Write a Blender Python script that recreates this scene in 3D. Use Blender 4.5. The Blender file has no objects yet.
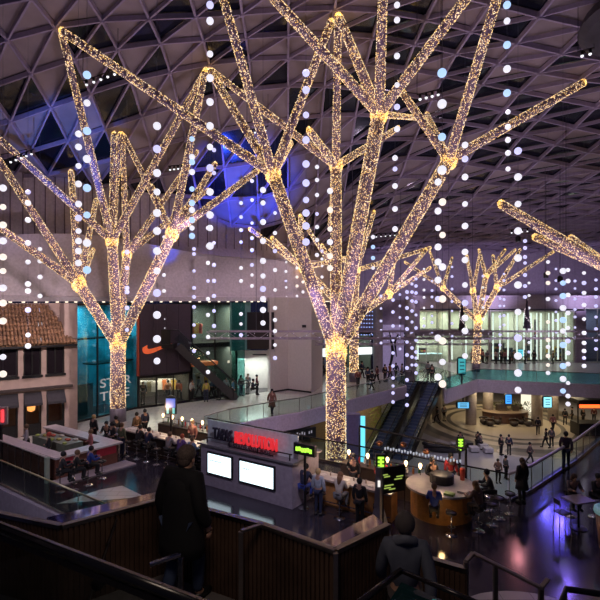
import bpy, bmesh, math, random
import numpy as np
from mathutils import Vector, Matrix
from mathutils.geometry import tessellate_polygon
random.seed(7); np.random.seed(7)
PI = math.pi
C = bpy.context.scene.collection
F = 500.0; CH = 8.0          # focal length in px of a 600 px frame, eye height over the main floor

def pt(px, py, Y): return Vector(((px-300)/F*Y, Y, CH-(py-300)/F*Y))
def gp(px, py, z=0.0):
    Y = (CH-z)*F/(py-300); return Vector(((px-300)/F*Y, Y, z))

# ------------------------------------------------------------- materials
MATS = {}
def mat(name, col, rough=0.6, metal=0.0, emit=None, es=0.0, vary=0.12, scale=6.0, bump=0.0, nosample=False, spec=0.5):
    if name in MATS: return MATS[name]
    m = bpy.data.materials.new(name); m.use_nodes = True
    nt = m.node_tree; b = nt.nodes['Principled BSDF']
    b.inputs['Roughness'].default_value = rough; b.inputs['Metallic'].default_value = metal
    b.inputs['Specular IOR Level'].default_value = spec
    tc = nt.nodes.new('ShaderNodeTexCoord'); n = nt.nodes.new('ShaderNodeTexNoise')
    n.inputs['Scale'].default_value = scale; n.inputs['Detail'].default_value = 3
    nt.links.new(tc.outputs['Object'], n.inputs['Vector'])
    r = nt.nodes.new('ShaderNodeValToRGB')
    lo = [max(0, c*(1-vary)) for c in col]; hi = [min(1, c*(1+vary)) for c in col]
    r.color_ramp.elements[0].position = 0.3; r.color_ramp.elements[1].position = 0.7
    r.color_ramp.elements[0].color = (*lo, 1); r.color_ramp.elements[1].color = (*hi, 1)
    nt.links.new(n.outputs['Fac'], r.inputs['Fac']); nt.links.new(r.outputs['Color'], b.inputs['Base Color'])
    if bump:
        bp = nt.nodes.new('ShaderNodeBump'); bp.inputs['Strength'].default_value = bump
        nt.links.new(n.outputs['Fac'], bp.inputs['Height']); nt.links.new(bp.outputs['Normal'], b.inputs['Normal'])
    if emit:
        b.inputs['Emission Color'].default_value = (*emit, 1); b.inputs['Emission Strength'].default_value = es
        if nosample: m.cycles.emission_sampling = 'NONE'
    MATS[name] = m; return m

def glass(name, tint, gloss=0.05, rough=0.03):
    if name in MATS: return MATS[name]
    m = bpy.data.materials.new(name); m.use_nodes = True
    nt = m.node_tree; nt.nodes.remove(nt.nodes['Principled BSDF']); out = nt.nodes['Material Output']
    t = nt.nodes.new('ShaderNodeBsdfTransparent'); t.inputs['Color'].default_value = (*tint, 1)
    g = nt.nodes.new('ShaderNodeBsdfGlossy'); g.inputs['Roughness'].default_value = rough
    lw = nt.nodes.new('ShaderNodeLayerWeight'); lw.inputs['Blend'].default_value = 0.5
    pw = nt.nodes.new('ShaderNodeMath'); pw.operation = 'POWER'; pw.inputs[1].default_value = 4.0
    ad = nt.nodes.new('ShaderNodeMath'); ad.operation = 'MULTIPLY_ADD'; ad.inputs[1].default_value = 0.35; ad.inputs[2].default_value = gloss*0.6
    nt.links.new(lw.outputs['Facing'], pw.inputs[0]); nt.links.new(pw.outputs[0], ad.inputs[0])
    mx = nt.nodes.new('ShaderNodeMixShader'); nt.links.new(ad.outputs[0], mx.inputs[0])
    nt.links.new(t.outputs[0], mx.inputs[1]); nt.links.new(g.outputs[0], mx.inputs[2]); nt.links.new(mx.outputs[0], out.inputs[0])
    MATS[name] = m; return m

def striped(name, c1, c2, scale, rough, axis='X', vec='Object', emit=0.0):
    m = bpy.data.materials.new(name); m.use_nodes = True
    nt = m.node_tree; b = nt.nodes['Principled BSDF']; b.inputs['Roughness'].default_value = rough
    tc = nt.nodes.new('ShaderNodeTexCoord'); w = nt.nodes.new('ShaderNodeTexWave')
    w.bands_direction = axis; w.inputs['Scale'].default_value = scale; w.inputs['Distortion'].default_value = 0.4
    nt.links.new(tc.outputs[vec], w.inputs['Vector'])
    r = nt.nodes.new('ShaderNodeValToRGB'); r.color_ramp.elements[0].color = (*c1, 1); r.color_ramp.elements[1].color = (*c2, 1)
    nt.links.new(w.outputs['Fac'], r.inputs['Fac']); nt.links.new(r.outputs['Color'], b.inputs['Base Color'])
    bp = nt.nodes.new('ShaderNodeBump'); bp.inputs['Strength'].default_value = 0.4
    nt.links.new(w.outputs['Fac'], bp.inputs['Height']); nt.links.new(bp.outputs['Normal'], b.inputs['Normal'])
    MATS[name] = m; return m

M_BLACK = mat('black paint', (0.012, 0.012, 0.014), 0.4)
M_DARK = mat('dark metal', (0.03, 0.028, 0.032), 0.35, 0.6)
M_CHROME = mat('chrome', (0.6, 0.6, 0.62), 0.2, 1.0)
M_STEEL = mat('brushed steel', (0.32, 0.29, 0.27), 0.3, 1.0)
M_WHITE = mat('white plaster', (0.62, 0.54, 0.56), 0.6)
M_MAUVE = mat('pale fascia', (0.60, 0.53, 0.60), 0.5)
M_GLASS = glass('balustrade glass', (0.84, 0.92, 0.89))
M_CLEAR = glass('shop glass', (0.85, 0.92, 0.92), 0.08)

# ------------------------------------------------------------- mesh builder
class MB:
    def __init__(s): s.v = []; s.f = []; s.m = []; s.cm = 0
    def add(s, vs, fs):
        b = len(s.v); s.v.extend([tuple(v) for v in vs]); s.f.extend([tuple(b+i for i in f) for f in fs]); s.m.extend([s.cm]*len(fs)); return s
    def box(s, c, d, rz=0.0, M=None):
        x, y, z = d[0]/2, d[1]/2, d[2]/2
        vs = [Vector((i*x, j*y, k*z)) for i in (-1, 1) for j in (-1, 1) for k in (-1, 1)]
        R = M if M is not None else Matrix.Rotation(rz, 3, 'Z')
        vs = [R @ v + Vector(c) for v in vs]
        return s.add(vs, [(0,1,3,2),(4,6,7,5),(0,4,5,1),(2,3,7,6),(0,2,6,4),(1,5,7,3)])
    def beam(s, a, b, w, h):          # box between two points
        a = Vector(a); b = Vector(b); d = b-a; L = d.length
        if L < 1e-6: return s
        x = d/L; up = Vector((0,0,1)) if abs(x.z) < 0.95 else Vector((0,1,0))
        y = up.cross(x).normalized(); z = x.cross(y)
        return s.box((a+b)/2, (L, w, h), M=Matrix((x, y, z)).transposed())
    def prism(s, pts, z0, z1, cap=True):
        n = len(pts); vs = [(p[0], p[1], z0) for p in pts]+[(p[0], p[1], z1) for p in pts]
        fs = [(i, (i+1)%n, n+(i+1)%n, n+i) for i in range(n)]
        if cap:
            fs.append(tuple(range(n-1, -1, -1))); fs.append(tuple(range(n, 2*n)))
        return s.add(vs, fs)
    def tube(s, pts, r, seg=8, cap=True, close=False):
        pts = [Vector(p) for p in pts]; n = len(pts)
        rs = r if isinstance(r, (list, tuple)) else [r]*n
        vs = []; fs = []; pv = None
        for i, p in enumerate(pts):
            if close: t = pts[(i+1)%n]-pts[i-1]
            else: t = (pts[min(i+1, n-1)]-pts[max(i-1, 0)])
            t.normalize()
            if pv is None:
                pv = Vector((0,0,1)).cross(t) if abs(t.z) < 0.9 else Vector((1,0,0)).cross(t)
            u = (pv - t*pv.dot(t)).normalized(); pv = u; w = t.cross(u)
            for k in range(seg):
                a = 2*PI*k/seg; vs.append(p+(u*math.cos(a)+w*math.sin(a))*rs[i])
        for i in range(n-1 if not close else n):
            for k in range(seg):
                a = i*seg+k; b = i*seg+(k+1)%seg; j = ((i+1)%n)*seg
                fs.append((a, b, j+(k+1)%seg, j+k))
        if cap and not close:
            fs.append(tuple(range(seg-1, -1, -1))); fs.append(tuple(range((n-1)*seg, n*seg)))
        return s.add(vs, fs)
    def lathe(s, prof, c=(0,0,0), seg=16):       # prof: (r, z)
        vs = []; fs = []
        for r, z in prof:
            for k in range(seg):
                a = 2*PI*k/seg; vs.append((c[0]+r*math.cos(a), c[1]+r*math.sin(a), c[2]+z))
        for i in range(len(prof)-1):
            for k in range(seg):
                fs.append((i*seg+k, i*seg+(k+1)%seg, (i+1)*seg+(k+1)%seg, (i+1)*seg+k))
        fs.append(tuple(range(seg-1, -1, -1))); fs.append(tuple(range((len(prof)-1)*seg, len(prof)*seg)))
        return s.add(vs, fs)
    def ball(s, c, r, seg=12, rings=8, sc=(1,1,1)):
        prof = [(max(1e-4, math.sin(PI*i/rings))*r, -math.cos(PI*i/rings)*r) for i in range(rings+1)]
        b = len(s.v); s.lathe(prof, (0,0,0), seg)
        s.v[b:] = [(v[0]*sc[0]+c[0], v[1]*sc[1]+c[1], v[2]*sc[2]+c[2]) for v in s.v[b:]]
        return s
    def poly(s, outer, holes, z0, z1):
        loops = [[Vector((p[0], p[1], 0)) for p in l] for l in [outer]+holes]
        flat = [p for l in loops for p in l]; tri = tessellate_polygon(loops); n = len(flat)
        s.add([(p.x, p.y, z1) for p in flat]+[(p.x, p.y, z0) for p in flat], [t for t in tri]+[(t[2]+n, t[1]+n, t[0]+n) for t in tri])
        b = 0; base = len(s.v)-2*n
        for l in loops:
            m = len(l)
            for i in range(m):
                s.f.append((base+b+i, base+b+(i+1)%m, base+n+b+(i+1)%m, base+n+b+i)); s.m.append(s.cm)
            b += m
        return s
    def build(s, name, m, parent=None, smooth=False, local=False, bevel=0.0):
        me = bpy.data.meshes.new(name); off = Vector((0,0,0))
        if parent is not None and not local:
            q = parent
            while q is not None: off += q.location; q = q.parent
        me.from_pydata([(v[0]-off.x, v[1]-off.y, v[2]-off.z) for v in s.v], [], s.f)
        for x in (m if isinstance(m, (list, tuple)) else [m]): me.materials.append(x)
        if isinstance(m, (list, tuple)): me.polygons.foreach_set('material_index', s.m)
        if smooth: me.polygons.foreach_set('use_smooth', [True]*len(me.polygons))
        me.update()
        o = bpy.data.objects.new(name, me); C.objects.link(o)
        if parent is not None: o.parent = parent
        if bevel:
            b = o.modifiers.new('bevel', 'BEVEL'); b.width = bevel; b.segments = 2; b.limit_method = 'ANGLE'
        return o

def tag(o, label=None, cat=None, group=None, kind=None):
    if label: o['label'] = label
    if cat: o['category'] = cat
    if group: o['group'] = group
    if kind: o['kind'] = kind
    return o
def thing(name, loc, label, cat, group=None, rz=0.0):
    o = bpy.data.objects.new(name, None); C.objects.link(o); o.location = loc; o.rotation_euler = (0, 0, rz)
    o.empty_display_size = 0.2
    return tag(o, label, cat, group)
def struct(o): o['kind'] = 'structure'; return o
def copy_tree(o, parent=None):
    c = o.copy(); C.objects.link(c); c.parent = parent
    for ch in list(o.children): copy_tree(ch, c)
    return c
def text_mesh(name, s, size, depth, m, parent, loc, rot, sx=1.0, bold=0.0, align='LEFT', fit=None):
    cu = bpy.data.curves.new(name, 'FONT'); cu.body = s; cu.size = size; cu.extrude = depth; cu.offset = bold; cu.align_x = align
    t = bpy.data.objects.new(name, cu); C.objects.link(t)
    dg = bpy.context.evaluated_depsgraph_get(); me = bpy.data.meshes.new_from_object(t.evaluated_get(dg))
    bpy.data.objects.remove(t); me.materials.clear(); me.materials.append(m)
    o = bpy.data.objects.new(name, me); C.objects.link(o); o.parent = parent; o.location = loc; o.rotation_euler = rot; o.scale = ((fit/max(1e-3, max(v.co.x for v in me.vertices))) if fit else sx, 1, 1)
    return o

# ------------------------------------------------------------- camera and world
cam = bpy.data.cameras.new('camera'); co = bpy.data.objects.new('camera', cam); C.objects.link(co)
co.location = (0, 0, CH); co.rotation_euler = (PI/2, 0, 0); cam.sensor_width = 36; cam.lens = 36*F/600; cam.clip_start = 0.1; cam.clip_end = 300
bpy.context.scene.camera = co
sc = bpy.context.scene
sc.view_settings.view_transform = 'Standard'; sc.view_settings.look = 'None'; sc.view_settings.gamma = 1.0; sc.view_settings.exposure = 0.0
w = bpy.data.worlds.new('night'); sc.world = w; w.use_nodes = True
bg = w.node_tree.nodes['Background']
sky = w.node_tree.nodes.new('ShaderNodeTexSky'); sky.sky_type = 'NISHITA'; sky.sun_elevation = math.radians(-6); sky.sun_disc = False
mxw = w.node_tree.nodes.new('ShaderNodeMixRGB'); mxw.inputs[0].default_value = 0.9; mxw.inputs[2].default_value = (0.02, 0.022, 0.06, 1)
w.node_tree.links.new(sky.outputs[0], mxw.inputs[1]); w.node_tree.links.new(mxw.outputs[0], bg.inputs[0]); bg.inputs[1].default_value = 0.5

# ------------------------------------------------------------- roof surface
WALL = [(-36, 26), (-26, 31.5), (-19.5, 35.0), (-15.6, 38.0), (-10.5, 41), (-4.5, 43.8), (-1.2, 46), (2.0, 50), (3.4, 58), (4.5, 70)]
def dwall(X, Y):
    best = 1e9
    for (ax, ay), (bx, by) in zip(WALL[:-1], WALL[1:]):
        dx, dy = bx-ax, by-ay; t = max(0, min(1, ((X-ax)*dx+(Y-ay)*dy)/(dx*dx+dy*dy)))
        ex, ey = X-ax-t*dx, Y-ay-t*dy; d = math.hypot(ex, ey)
        if d < abs(best): best = d if (dx*ey-dy*ex) < 0 else -d
    return best
def interp(x, tab):
    if x <= tab[0][0]: return tab[0][1]
    for (a, u), (b, v) in zip(tab[:-1], tab[1:]):
        if x <= b: return u+(v-u)*(x-a)/(b-a)
    return tab[-1][1]
HC = [(10, 14.6), (20, 15.4), (30, 15.2), (35, 14.2), (40, 12.6), (45, 11.0), (50, 9.6), (55, 8.6), (62, 7.5), (68, 6.9), (75, 6.6)]
def zroof(X, Y):
    H = interp(Y, HC); k = max(0.0, min(1.0, 1-(Y-34)/24))
    H -= 4.5*(1-math.exp(-(X+1)**2/420.0))*k
    lo = interp(X, [(-14, 8.5), (-10, 8.1), (-7, 6.8), (-4.5, 5.4), (-1.5, 4.5), (2, 4.8), (8, 5.8)])
    d = dwall(X, Y); t = max(0.0, min(1.0, d/13.0)); t = math.sin(t*PI/2)
    H = min(H, lo+(H-lo)*t) if H > lo else H
    return CH+H+0.25*math.sin(X*0.35)*math.sin(Y*0.3)
# ------------------------------------------------------------- roof: lattice of beams with triangular panels
M_BEAM = mat('roof steel', (0.36, 0.30, 0.42), 0.5, 0.0, vary=0.08)
M_PANEL = mat('pale roof panel', (0.30, 0.245, 0.25), 0.7, vary=0.15, scale=0.8)
M_NIGHT = mat('dark roof glass', (0.008, 0.01, 0.02), 0.12, 0.0, vary=0.5, scale=1.0)
GX0, GY0, ST = -37.0, 12.0, 2.42
NX, NY = 36, 26
ROT = math.radians(1.5)
def gnode(i, j):
    x = GX0+i*ST; y = GY0+j*ST*0.98
    X = x*math.cos(ROT)-(y-30)*math.sin(ROT); Y = x*math.sin(ROT)+(y-30)*math.cos(ROT)+30
    return Vector((X, Y, zroof(X, Y)))
N = {(i, j): gnode(i, j) for i in range(NX) for j in range(NY)}
okn = {k: (dwall(v.x, v.y) > -1.6 or v.x > 3) for k, v in N.items()}
pan = MB(); lat = MB(); hubs = MB()
for i in range(NX-1):
    for j in range(NY-1):
        a, b, c, d = N[i, j], N[i+1, j], N[i+1, j+1], N[i, j+1]
        if not (okn[i, j] or okn[i+1, j] or okn[i+1, j+1] or okn[i, j+1]): continue
        up = Vector((0, 0, 0.2))
        # two triangles split by the diagonal b-d; some carry pale boards, some night-dark glass
        big = math.sin(i*0.55+1.0)+math.sin(j*0.7+i*0.25)
        p1 = 0.86 if big > 0.15 else 0.42
        if a.x > 9 and a.y < 40: p1 = 0.72 if a.x < 15 and a.y < 28 else 0.34
        if a.y > 40: p1 = 0.62
        pan.cm = 0 if random.random() < p1 else 1
        pan.add([a+up, b+up, d+up], [(0, 1, 2)])
        pan.cm = 0 if random.random() < p1*0.72 else 1
        pan.add([b+up, c+up, d+up], [(0, 1, 2)])
        lat.beam(a, b, 0.115, 0.26)
        lat.beam(a, d, 0.115, 0.26)
        lat.beam(b, d, 0.10, 0.22)
        hubs.lathe([(0.11, -0.2), (0.15, -0.12), (0.15, 0.15)], a, 8)
ceil = struct(pan.build('ceiling', [M_PANEL, M_NIGHT]))
lat.build('roof_lattice', M_BEAM, ceil); hubs.build('roof_hub', M_BEAM, ceil)
# overhanging dark disc at the top right corner
mb = MB(); mb.lathe([(0.05, 0.5), (3.4, 0.5), (3.6, 0.0), (3.3, -0.25), (0.05, -0.3)], (16.3, 22.0, zroof(16.3, 22)-0.6), 40)
o = mb.build('roof_cowl', mat('grey cowl', (0.05, 0.045, 0.055), 0.6), ceil)

# ------------------------------------------------------------- upper wall above the shops
def path_wall(name, path, prof, m, smooth=True, parent=None):
    mb = MB(); n = len(path); vs = []; k = len(prof)
    for i, (x, y) in enumerate(path):
        ax, ay = path[max(i-1, 0)]; bx, by = path[min(i+1, n-1)]
        d = Vector((bx-ax, by-ay)).normalized(); nx, ny = d.y, -d.x      # towards the hall
        for off, z in prof: vs.append((x+nx*off, y+ny*off, z if not callable(z) else z(x, y)))
    fs = [(i*k+j, (i+1)*k+j, (i+1)*k+j+1, i*k+j+1) for i in range(n-1) for j in range(k-1)]
    mb.add(vs, fs); o = mb.build(name, m, parent, smooth); return o
def resample(path, step):
    out = []
    for (ax, ay), (bx, by) in zip(path[:-1], path[1:]):
        L = math.hypot(bx-ax, by-ay); n = max(1, int(L/step))
        for i in range(n): out.append((ax+(bx-ax)*i/n, ay+(by-ay)*i/n))
    out.append(path[-1]); return out
def smooth_path(p, it=3):
    for _ in range(it):
        q = [p[0]]
        for a, b in zip(p[:-1], p[1:]):
            q += [(a[0]*.75+b[0]*.25, a[1]*.75+b[1]*.25), (a[0]*.25+b[0]*.75, a[1]*.25+b[1]*.75)]
        q.append(p[-1]); p = q
    return p
WP = smooth_path(WALL, 3)
def topz(x, y): return 12.2+0.55*math.sin(x*0.32+0.5)+(0.9 if x > -8 else 0)*0-max(0, x+6)*0.12
fas = path_wall('wall_fascia', WP, [(0.0, 7.9), (1.1, 7.9), (1.15, 8.25), (0.95, 8.3), (0.95, 8.9), (0.7, 10.2), (0.95, 11.6), (1.25, lambda x, y: topz(x, y)), (0.2, lambda x, y: topz(x, y)+0.05), (0.0, 12.6), (0.0, 19.0)],
    M_MAUVE, True); struct(fas)
es = fas.modifiers.new('e', 'EDGE_SPLIT'); es.split_angle = math.radians(40)
mb = MB()
for i, (x, y) in enumerate(resample(WP, 1.6)): mb.box((x+0.09, y-0.13, 15.4), (0.06, 0.06, 6))
mb.build('wall_seam', mat('seam', (0.22, 0.17, 0.2), 0.7), fas)
# far wall above and behind the right-hand shops
mb = MB()
mb.box((24, 70, 11.5), (44, 0.5, 7.6)); struct(mb.build('wall_back', mat('far wall', (0.42, 0.36, 0.46), 0.7)))
mb = MB(); mb.box((30.5, 64.4, 7.6), (32, 0.5, 1.5)); mb.box((30.5, 64.1, 8.45), (32, 1.0, 0.25)); mb.box((30.5, 67.2, 8.2), (32, 5.4, 0.2))
struct(mb.build('wall_parapet', mat('parapet', (0.46, 0.40, 0.48), 0.6)))
# outer shell out of view
mb = MB(); mb.box((44, 38, 6), (0.4, 60, 26)); struct(mb.build('wall_right', M_MAUVE))
mb = MB(); mb.box((-37, 15, 6), (0.4, 40, 26)); struct(mb.build('wall_left', M_MAUVE))

# ------------------------------------------------------------- floors
VOID = [(8.3, 19.9), (9.6, 20.9), (11.3, 22.6), (13.6, 24.8), (16.2, 27.6), (19.5, 31.2), (24, 36), (33, 45.4), (33, 46.2), (28, 46.6), (17.6, 49.8), (12.9, 44.2), (14.2, 49.4), (9.5, 49.4), (9.7, 46), (6.8, 42.8), (3.5, 39.2), (0, 35.2), (-1.4, 34.2), (-4.4, 31.6), (-5.6, 29.5)]
WELL = [(-17.5, 24.7), (-6.3, 16.7), (-8.6, 13.5), (-19.8, 21.5)]
def tile_floor(name, col, col2, rough, scale):
    m = bpy.data.materials.new(name); m.use_nodes = True; nt = m.node_tree; b = nt.nodes['Principled BSDF']
    tc = nt.nodes.new('ShaderNodeTexCoord'); br = nt.nodes.new('ShaderNodeTexBrick')
    br.inputs['Color1'].default_value = (*col, 1); br.inputs['Color2'].default_value = (*col2, 1); br.inputs['Mortar'].default_value = (col[0]*.5, col[1]*.5, col[2]*.5, 1)
    br.inputs['Scale'].default_value = scale; br.inputs['Mortar Size'].default_value = 0.006; br.offset = 0.5
    nt.links.new(tc.outputs['Object'], br.inputs['Vector']); nt.links.new(br.outputs['Color'], b.inputs['Base Color'])
    n = nt.nodes.new('ShaderNodeTexNoise'); n.inputs['Scale'].default_value = 1.3; n.inputs['Detail'].default_value = 4
    nt.links.new(tc.outputs['Object'], n.inputs['Vector'])
    mr = nt.nodes.new('ShaderNodeMapRange'); mr.inputs['To Min'].default_value = rough*0.75; mr.inputs['To Max'].default_value = rough*1.3
    nt.links.new(n.outputs['Fac'], mr.inputs['Value']); nt.links.new(mr.outputs[0], b.inputs['Roughness'])
    MATS[name] = m; return m
M_FLOOR = tile_floor('dark polished stone', (0.028, 0.025, 0.036), (0.036, 0.031, 0.042), 0.13, 0.5)
M_PALE = tile_floor('pale polished stone', (0.42, 0.40, 0.37), (0.46, 0.43, 0.40), 0.2, 0.6)
fl = struct(MB().poly([(-42, 2), (46, 2), (46, 72), (-42, 72)], [VOID, WELL], -0.35, 0).build('floor', M_FLOOR))
# pale stone along the shops
mb = MB(); P = [(-24, 25.5), (-17, 26.0), (-12.6, 26.4), (-9.8, 28.8), (-7, 31.2), (-4.8, 32.1), (-4.45, 31.75), (-1.45, 34.35), (-0.05, 35.35), (3.4, 39.35), (6.7, 42.95), (9.55, 46.1), (9.4, 49.6), (9.0, 57.5), (4, 60), (2, 50), (-1, 45), (-10, 38), (-19, 31.5), (-30, 27)]
mb.poly(P, [], 0, 0.012); mb.build('floor_inlay', M_PALE, fl)
MB().poly([(17.7, 49.9), (28.1, 46.7), (43, 46.7), (43, 65), (15.5, 65)], [], 0, 0.012).build('floor_inlay', mat('pale mauve stone', (0.45, 0.4, 0.45), 0.25), fl)
pa = gp(57, 504); pb = gp(145, 497); pc = gp(122, 486); pd = gp(100, 490); pe = gp(35, 499)
MB().poly([(pa.x, pa.y), (pb.x, pb.y), (pc.x, pc.y), (pd.x, pd.y)], [], 0, 0.014).build('floor_inlay', M_PALE, fl)
a1 = gp(236, 598); pts = [(1.9+4.9+0.9*math.cos(t)*1.6-3.7, 13.6+0.9*math.sin(t)) for t in [k*PI/12 for k in range(24)]]
c0 = gp(512, 600)
MB().poly([(c0.x+1.5*math.cos(k*PI/12), c0.y-0.5+0.9*math.sin(k*PI/12)) for k in range(24)], [], 0, 0.014).build('floor_inlay', M_PALE, fl)
# slab edges: pale fascia following the void
def ribbon(path, z0, z1, th, close=False):
    mb = MB(); n = len(path)
    for a, b in zip(path[:-1], path[1:]):
        mb.beam((a[0], a[1], (z0+z1)/2), (b[0], b[1], (z0+z1)/2), th, z1-z0)
    return mb
far_edge = [(-5.6, 29.5), (-4.4, 31.6), (-1.4, 34.2), (0, 35.2), (3.5, 39.2), (6.8, 42.8), (9.7, 46), (9.5, 49.4)]
ribbon(far_edge, -1.0, 0.1, 0.22).build('trim_1', mat('lilac fascia', (0.66, 0.57, 0.74), 0.45)); struct(bpy.data.objects['trim_1'])
ribbon([(14.2, 49.4), (12.9, 44.2), (17.6, 49.8), (28, 46.6), (33, 46.2), (45, 46.2)], -1.15, 0.1, 0.22).build('trim_2', mat('lilac fascia 2', (0.58, 0.52, 0.62), 0.45)); struct(bpy.data.objects['trim_2'])
ribbon([(8.3, 19.9), (-5.6, 29.5)], -0.6, 0.05, 0.2).build('trim_3', M_MAUVE); struct(bpy.data.objects['trim_3'])
ribbon(VOID[:8], -0.6, 0.06, 0.2).build('trim_4', M_DARK); struct(bpy.data.objects['trim_4'])
ribbon([WELL[0], WELL[1], WELL[2]], -1.1, 0.04, 0.25).build('trim_5', mat('lilac kerb', (0.33, 0.29, 0.36), 0.5)); struct(bpy.data.objects['trim_5'])
# lower concourse
lf = bpy.data.materials.new('lower floor rings'); lf.use_nodes = True; nt = lf.node_tree; b = nt.nodes['Principled BSDF']; b.inputs['Roughness'].default_value = 0.35
tc = nt.nodes.new('ShaderNodeTexCoord'); mp = nt.nodes.new('ShaderNodeMapping'); mp.inputs['Location'].default_value = (-21.5, -45, 0); mp.inputs['Scale'].default_value = (1, 0.85, 1)
ln = nt.nodes.new('ShaderNodeVectorMath'); ln.operation = 'LENGTH'
sx = nt.nodes.new('ShaderNodeSeparateXYZ'); cb = nt.nodes.new('ShaderNodeCombineXYZ')
nt.links.new(tc.outputs['Object'], mp.inputs['Vector']); nt.links.new(mp.outputs[0], sx.inputs[0]); nt.links.new(sx.outputs[0], cb.inputs[0]); nt.links.new(sx.outputs[1], cb.inputs[1]); nt.links.new(cb.outputs[0], ln.inputs[0])
rp = nt.nodes.new('ShaderNodeValToRGB'); rp.color_ramp.interpolation = 'CONSTANT'
dv = nt.nodes.new('ShaderNodeMath'); dv.operation = 'DIVIDE'; dv.inputs[1].default_value = 20.0
nt.links.new(ln.outputs['Value'], dv.inputs[0]); nt.links.new(dv.outputs[0], rp.inputs['Fac'])
pale, dk = (0.42, 0.36, 0.27, 1), (0.09, 0.08, 0.07, 1)
e = rp.color_ramp.elements; e[0].position = 0; e[0].color = pale; e[1].position = 0.26; e[1].color = dk
for p_, c_ in ((0.285, pale), (0.32, dk), (0.35, pale), (0.40, dk), (0.45, (0.20, 0.17, 0.13, 1)), (0.50, (0.30, 0.29, 0.32, 1))):
    q = e.new(p_); q.color = c_
nt.links.new(rp.outputs['Color'], b.inputs['Base Color'])
lo = MB(); lo.box((10, 48, -5.1), (90, 76, 0.2)); struct(lo.build('floor_lower', lf))
mb = MB()
mb.box((20, 74, -2.7), (60, 0.4, 5)); mb.box((43, 50, -2.7), (0.4, 50, 5)); mb.box((-12, 42, -2.7), (0.4, 30, 5))
struct(mb.build('wall_lower', mat('lower wall', (0.32, 0.24, 0.16), 0.6)))
# cream ring inlay in the lower floor, near the couple
mb = MB()
c1 = gp(540, 452, -5)
for r0, r1 in ((2.2, 2.6), (3.2, 3.5)):
    pass
MB().poly([(c1.x+3.6*math.cos(k*PI/20), c1.y+1.9*math.sin(k*PI/20)) for k in range(40)], [[(c1.x+3.0*math.cos(k*PI/20), c1.y+1.5*math.sin(k*PI/20)) for k in range(40)]], -5, -4.985).build('floor_inlay', mat('cream ring', (0.45, 0.40, 0.33), 0.4), bpy.data.objects['floor_lower'])
# pocket below the near well
mb = MB(); mb.box((-13, 17, -4.9), (16, 14, 0.2)); struct(mb.build('floor_well', M_DARK))

# ------------------------------------------------------------- glass balustrades
def balustrade(path, z0, h, label, rail_r=0.035, step=1.5, postm=None, railm=None, gm=None, base=True):
    path = [Vector((p[0], p[1], z0)) for p in path]
    t = thing('glass_balustrade', path[0], label, 'balustrade')
    g = MB(); r = MB(); bs = MB()
    r.tube([p+Vector((0, 0, h)) for p in path], rail_r, 8)
    for a, b in zip(path[:-1], path[1:]):
        L = (b-a).length; n = max(1, round(L/step))
        for i in range(n):
            p = a.lerp(b, i/n+0.012/max(L, .1)); q = a.lerp(b, (i+1)/n-0.012/max(L, .1))
            g.beam(p+Vector((0, 0, h/2+0.03)), q+Vector((0, 0, h/2+0.03)), 0.02, h-0.1)
            pm = MB(); pm.tube([p+Vector((0, 0, 0.02)), p+Vector((0, 0, h))], 0.018, 6); pm.build('post', postm or M_STEEL, t)
        bs.beam(a+Vector((0, 0, 0.06)), b+Vector((0, 0, 0.06)), 0.08, 0.12)
    g.build('glass_panel', gm or M_GLASS, t); r.build('handrail', railm or M_STEEL, t, True)
    if base: bs.build('base_channel', M_STEEL, t)
    return t
M_BRONZE = mat('bronze rail', (0.30, 0.20, 0.15), 0.3, 0.9)
balustrade([(-5.4, 29.3), (-1.0, 26.2), (3.4, 23.2), (8.25, 19.85)], 0, 1.1, 'long glass balustrade behind the tapas bar counters, overlooking the lower concourse', railm=M_DARK)
balustrade([(8.3, 19.85), (9.65, 20.85), (11.35, 22.5), (13.65, 24.7), (16.25, 27.5), (19.6, 31.1), (24.1, 35.9)], 0, 1.1, 'curving glass balustrade with a pale handrail along the blue-lit walkway on the right', 0.07, railm=mat('pale rail', (0.62, 0.56, 0.62), 0.3, 0.2))
balustrade([(-5.7, 29.7), (-4.45, 31.65), (-1.45, 34.25), (-.05, 35.25), (3.45, 39.25), (6.75, 42.85), (9.65, 46.05), (9.45, 49.3)], 0, 1.1, 'glass balustrade on the curved lilac walkway edge in front of the white store box')
tealg = glass('teal balustrade glass', (0.50, 0.80, 0.82), 0.06)
balustrade([(14.2, 49.3), (12.95, 44.25), (17.6, 49.85), (28, 46.65), (33, 46.25), (42, 46.25)], 0, 1.15, 'teal glass balustrade along the balcony below the bright glass shops', gm=tealg, step=3)
balustrade([(-17.5, 24.72), (-12.8, 21.45), (-6.35, 16.75)], 0, 1.1, 'glass balustrade with a brass-coloured rail around the dark well at lower left', railm=mat('brassy rail', (0.45, 0.42, 0.25), 0.35, 0.7), step=1.9)
# ------------------------------------------------------------- illuminated trees
M_BARK = mat('wrapped trunk', (0.26, 0.17, 0.27), 0.7, vary=0.3, scale=12)
M_FL1 = mat('warm fairy light', (1, 0.8, 0.5), 0.5, emit=(1.0, 0.62, 0.24), es=1.5, nosample=True)
M_FL2 = mat('white fairy light', (1, 0.9, 0.8), 0.5, emit=(1.0, 0.76, 0.50), es=1.5, nosample=True)
M_FL3 = mat('amber fairy light', (1, 0.7, 0.25), 0.5, emit=(1.0, 0.58, 0.10), es=1.35, nosample=True)
def limb(mb, a, b, r0, r1):
    a = Vector(a); b = Vector(b); d = b-a; n = max(2, int(d.length/1.5)+1)
    mb.tube([a.lerp(b, i/(n-1)) for i in range(n)], [r0+(r1-r0)*i/(n-1) for i in range(n)], 12)
OCT = np.array([(1,0,0),(-1,0,0),(0,1,0),(0,-1,0),(0,0,1),(0,0,-1)], float)
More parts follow.
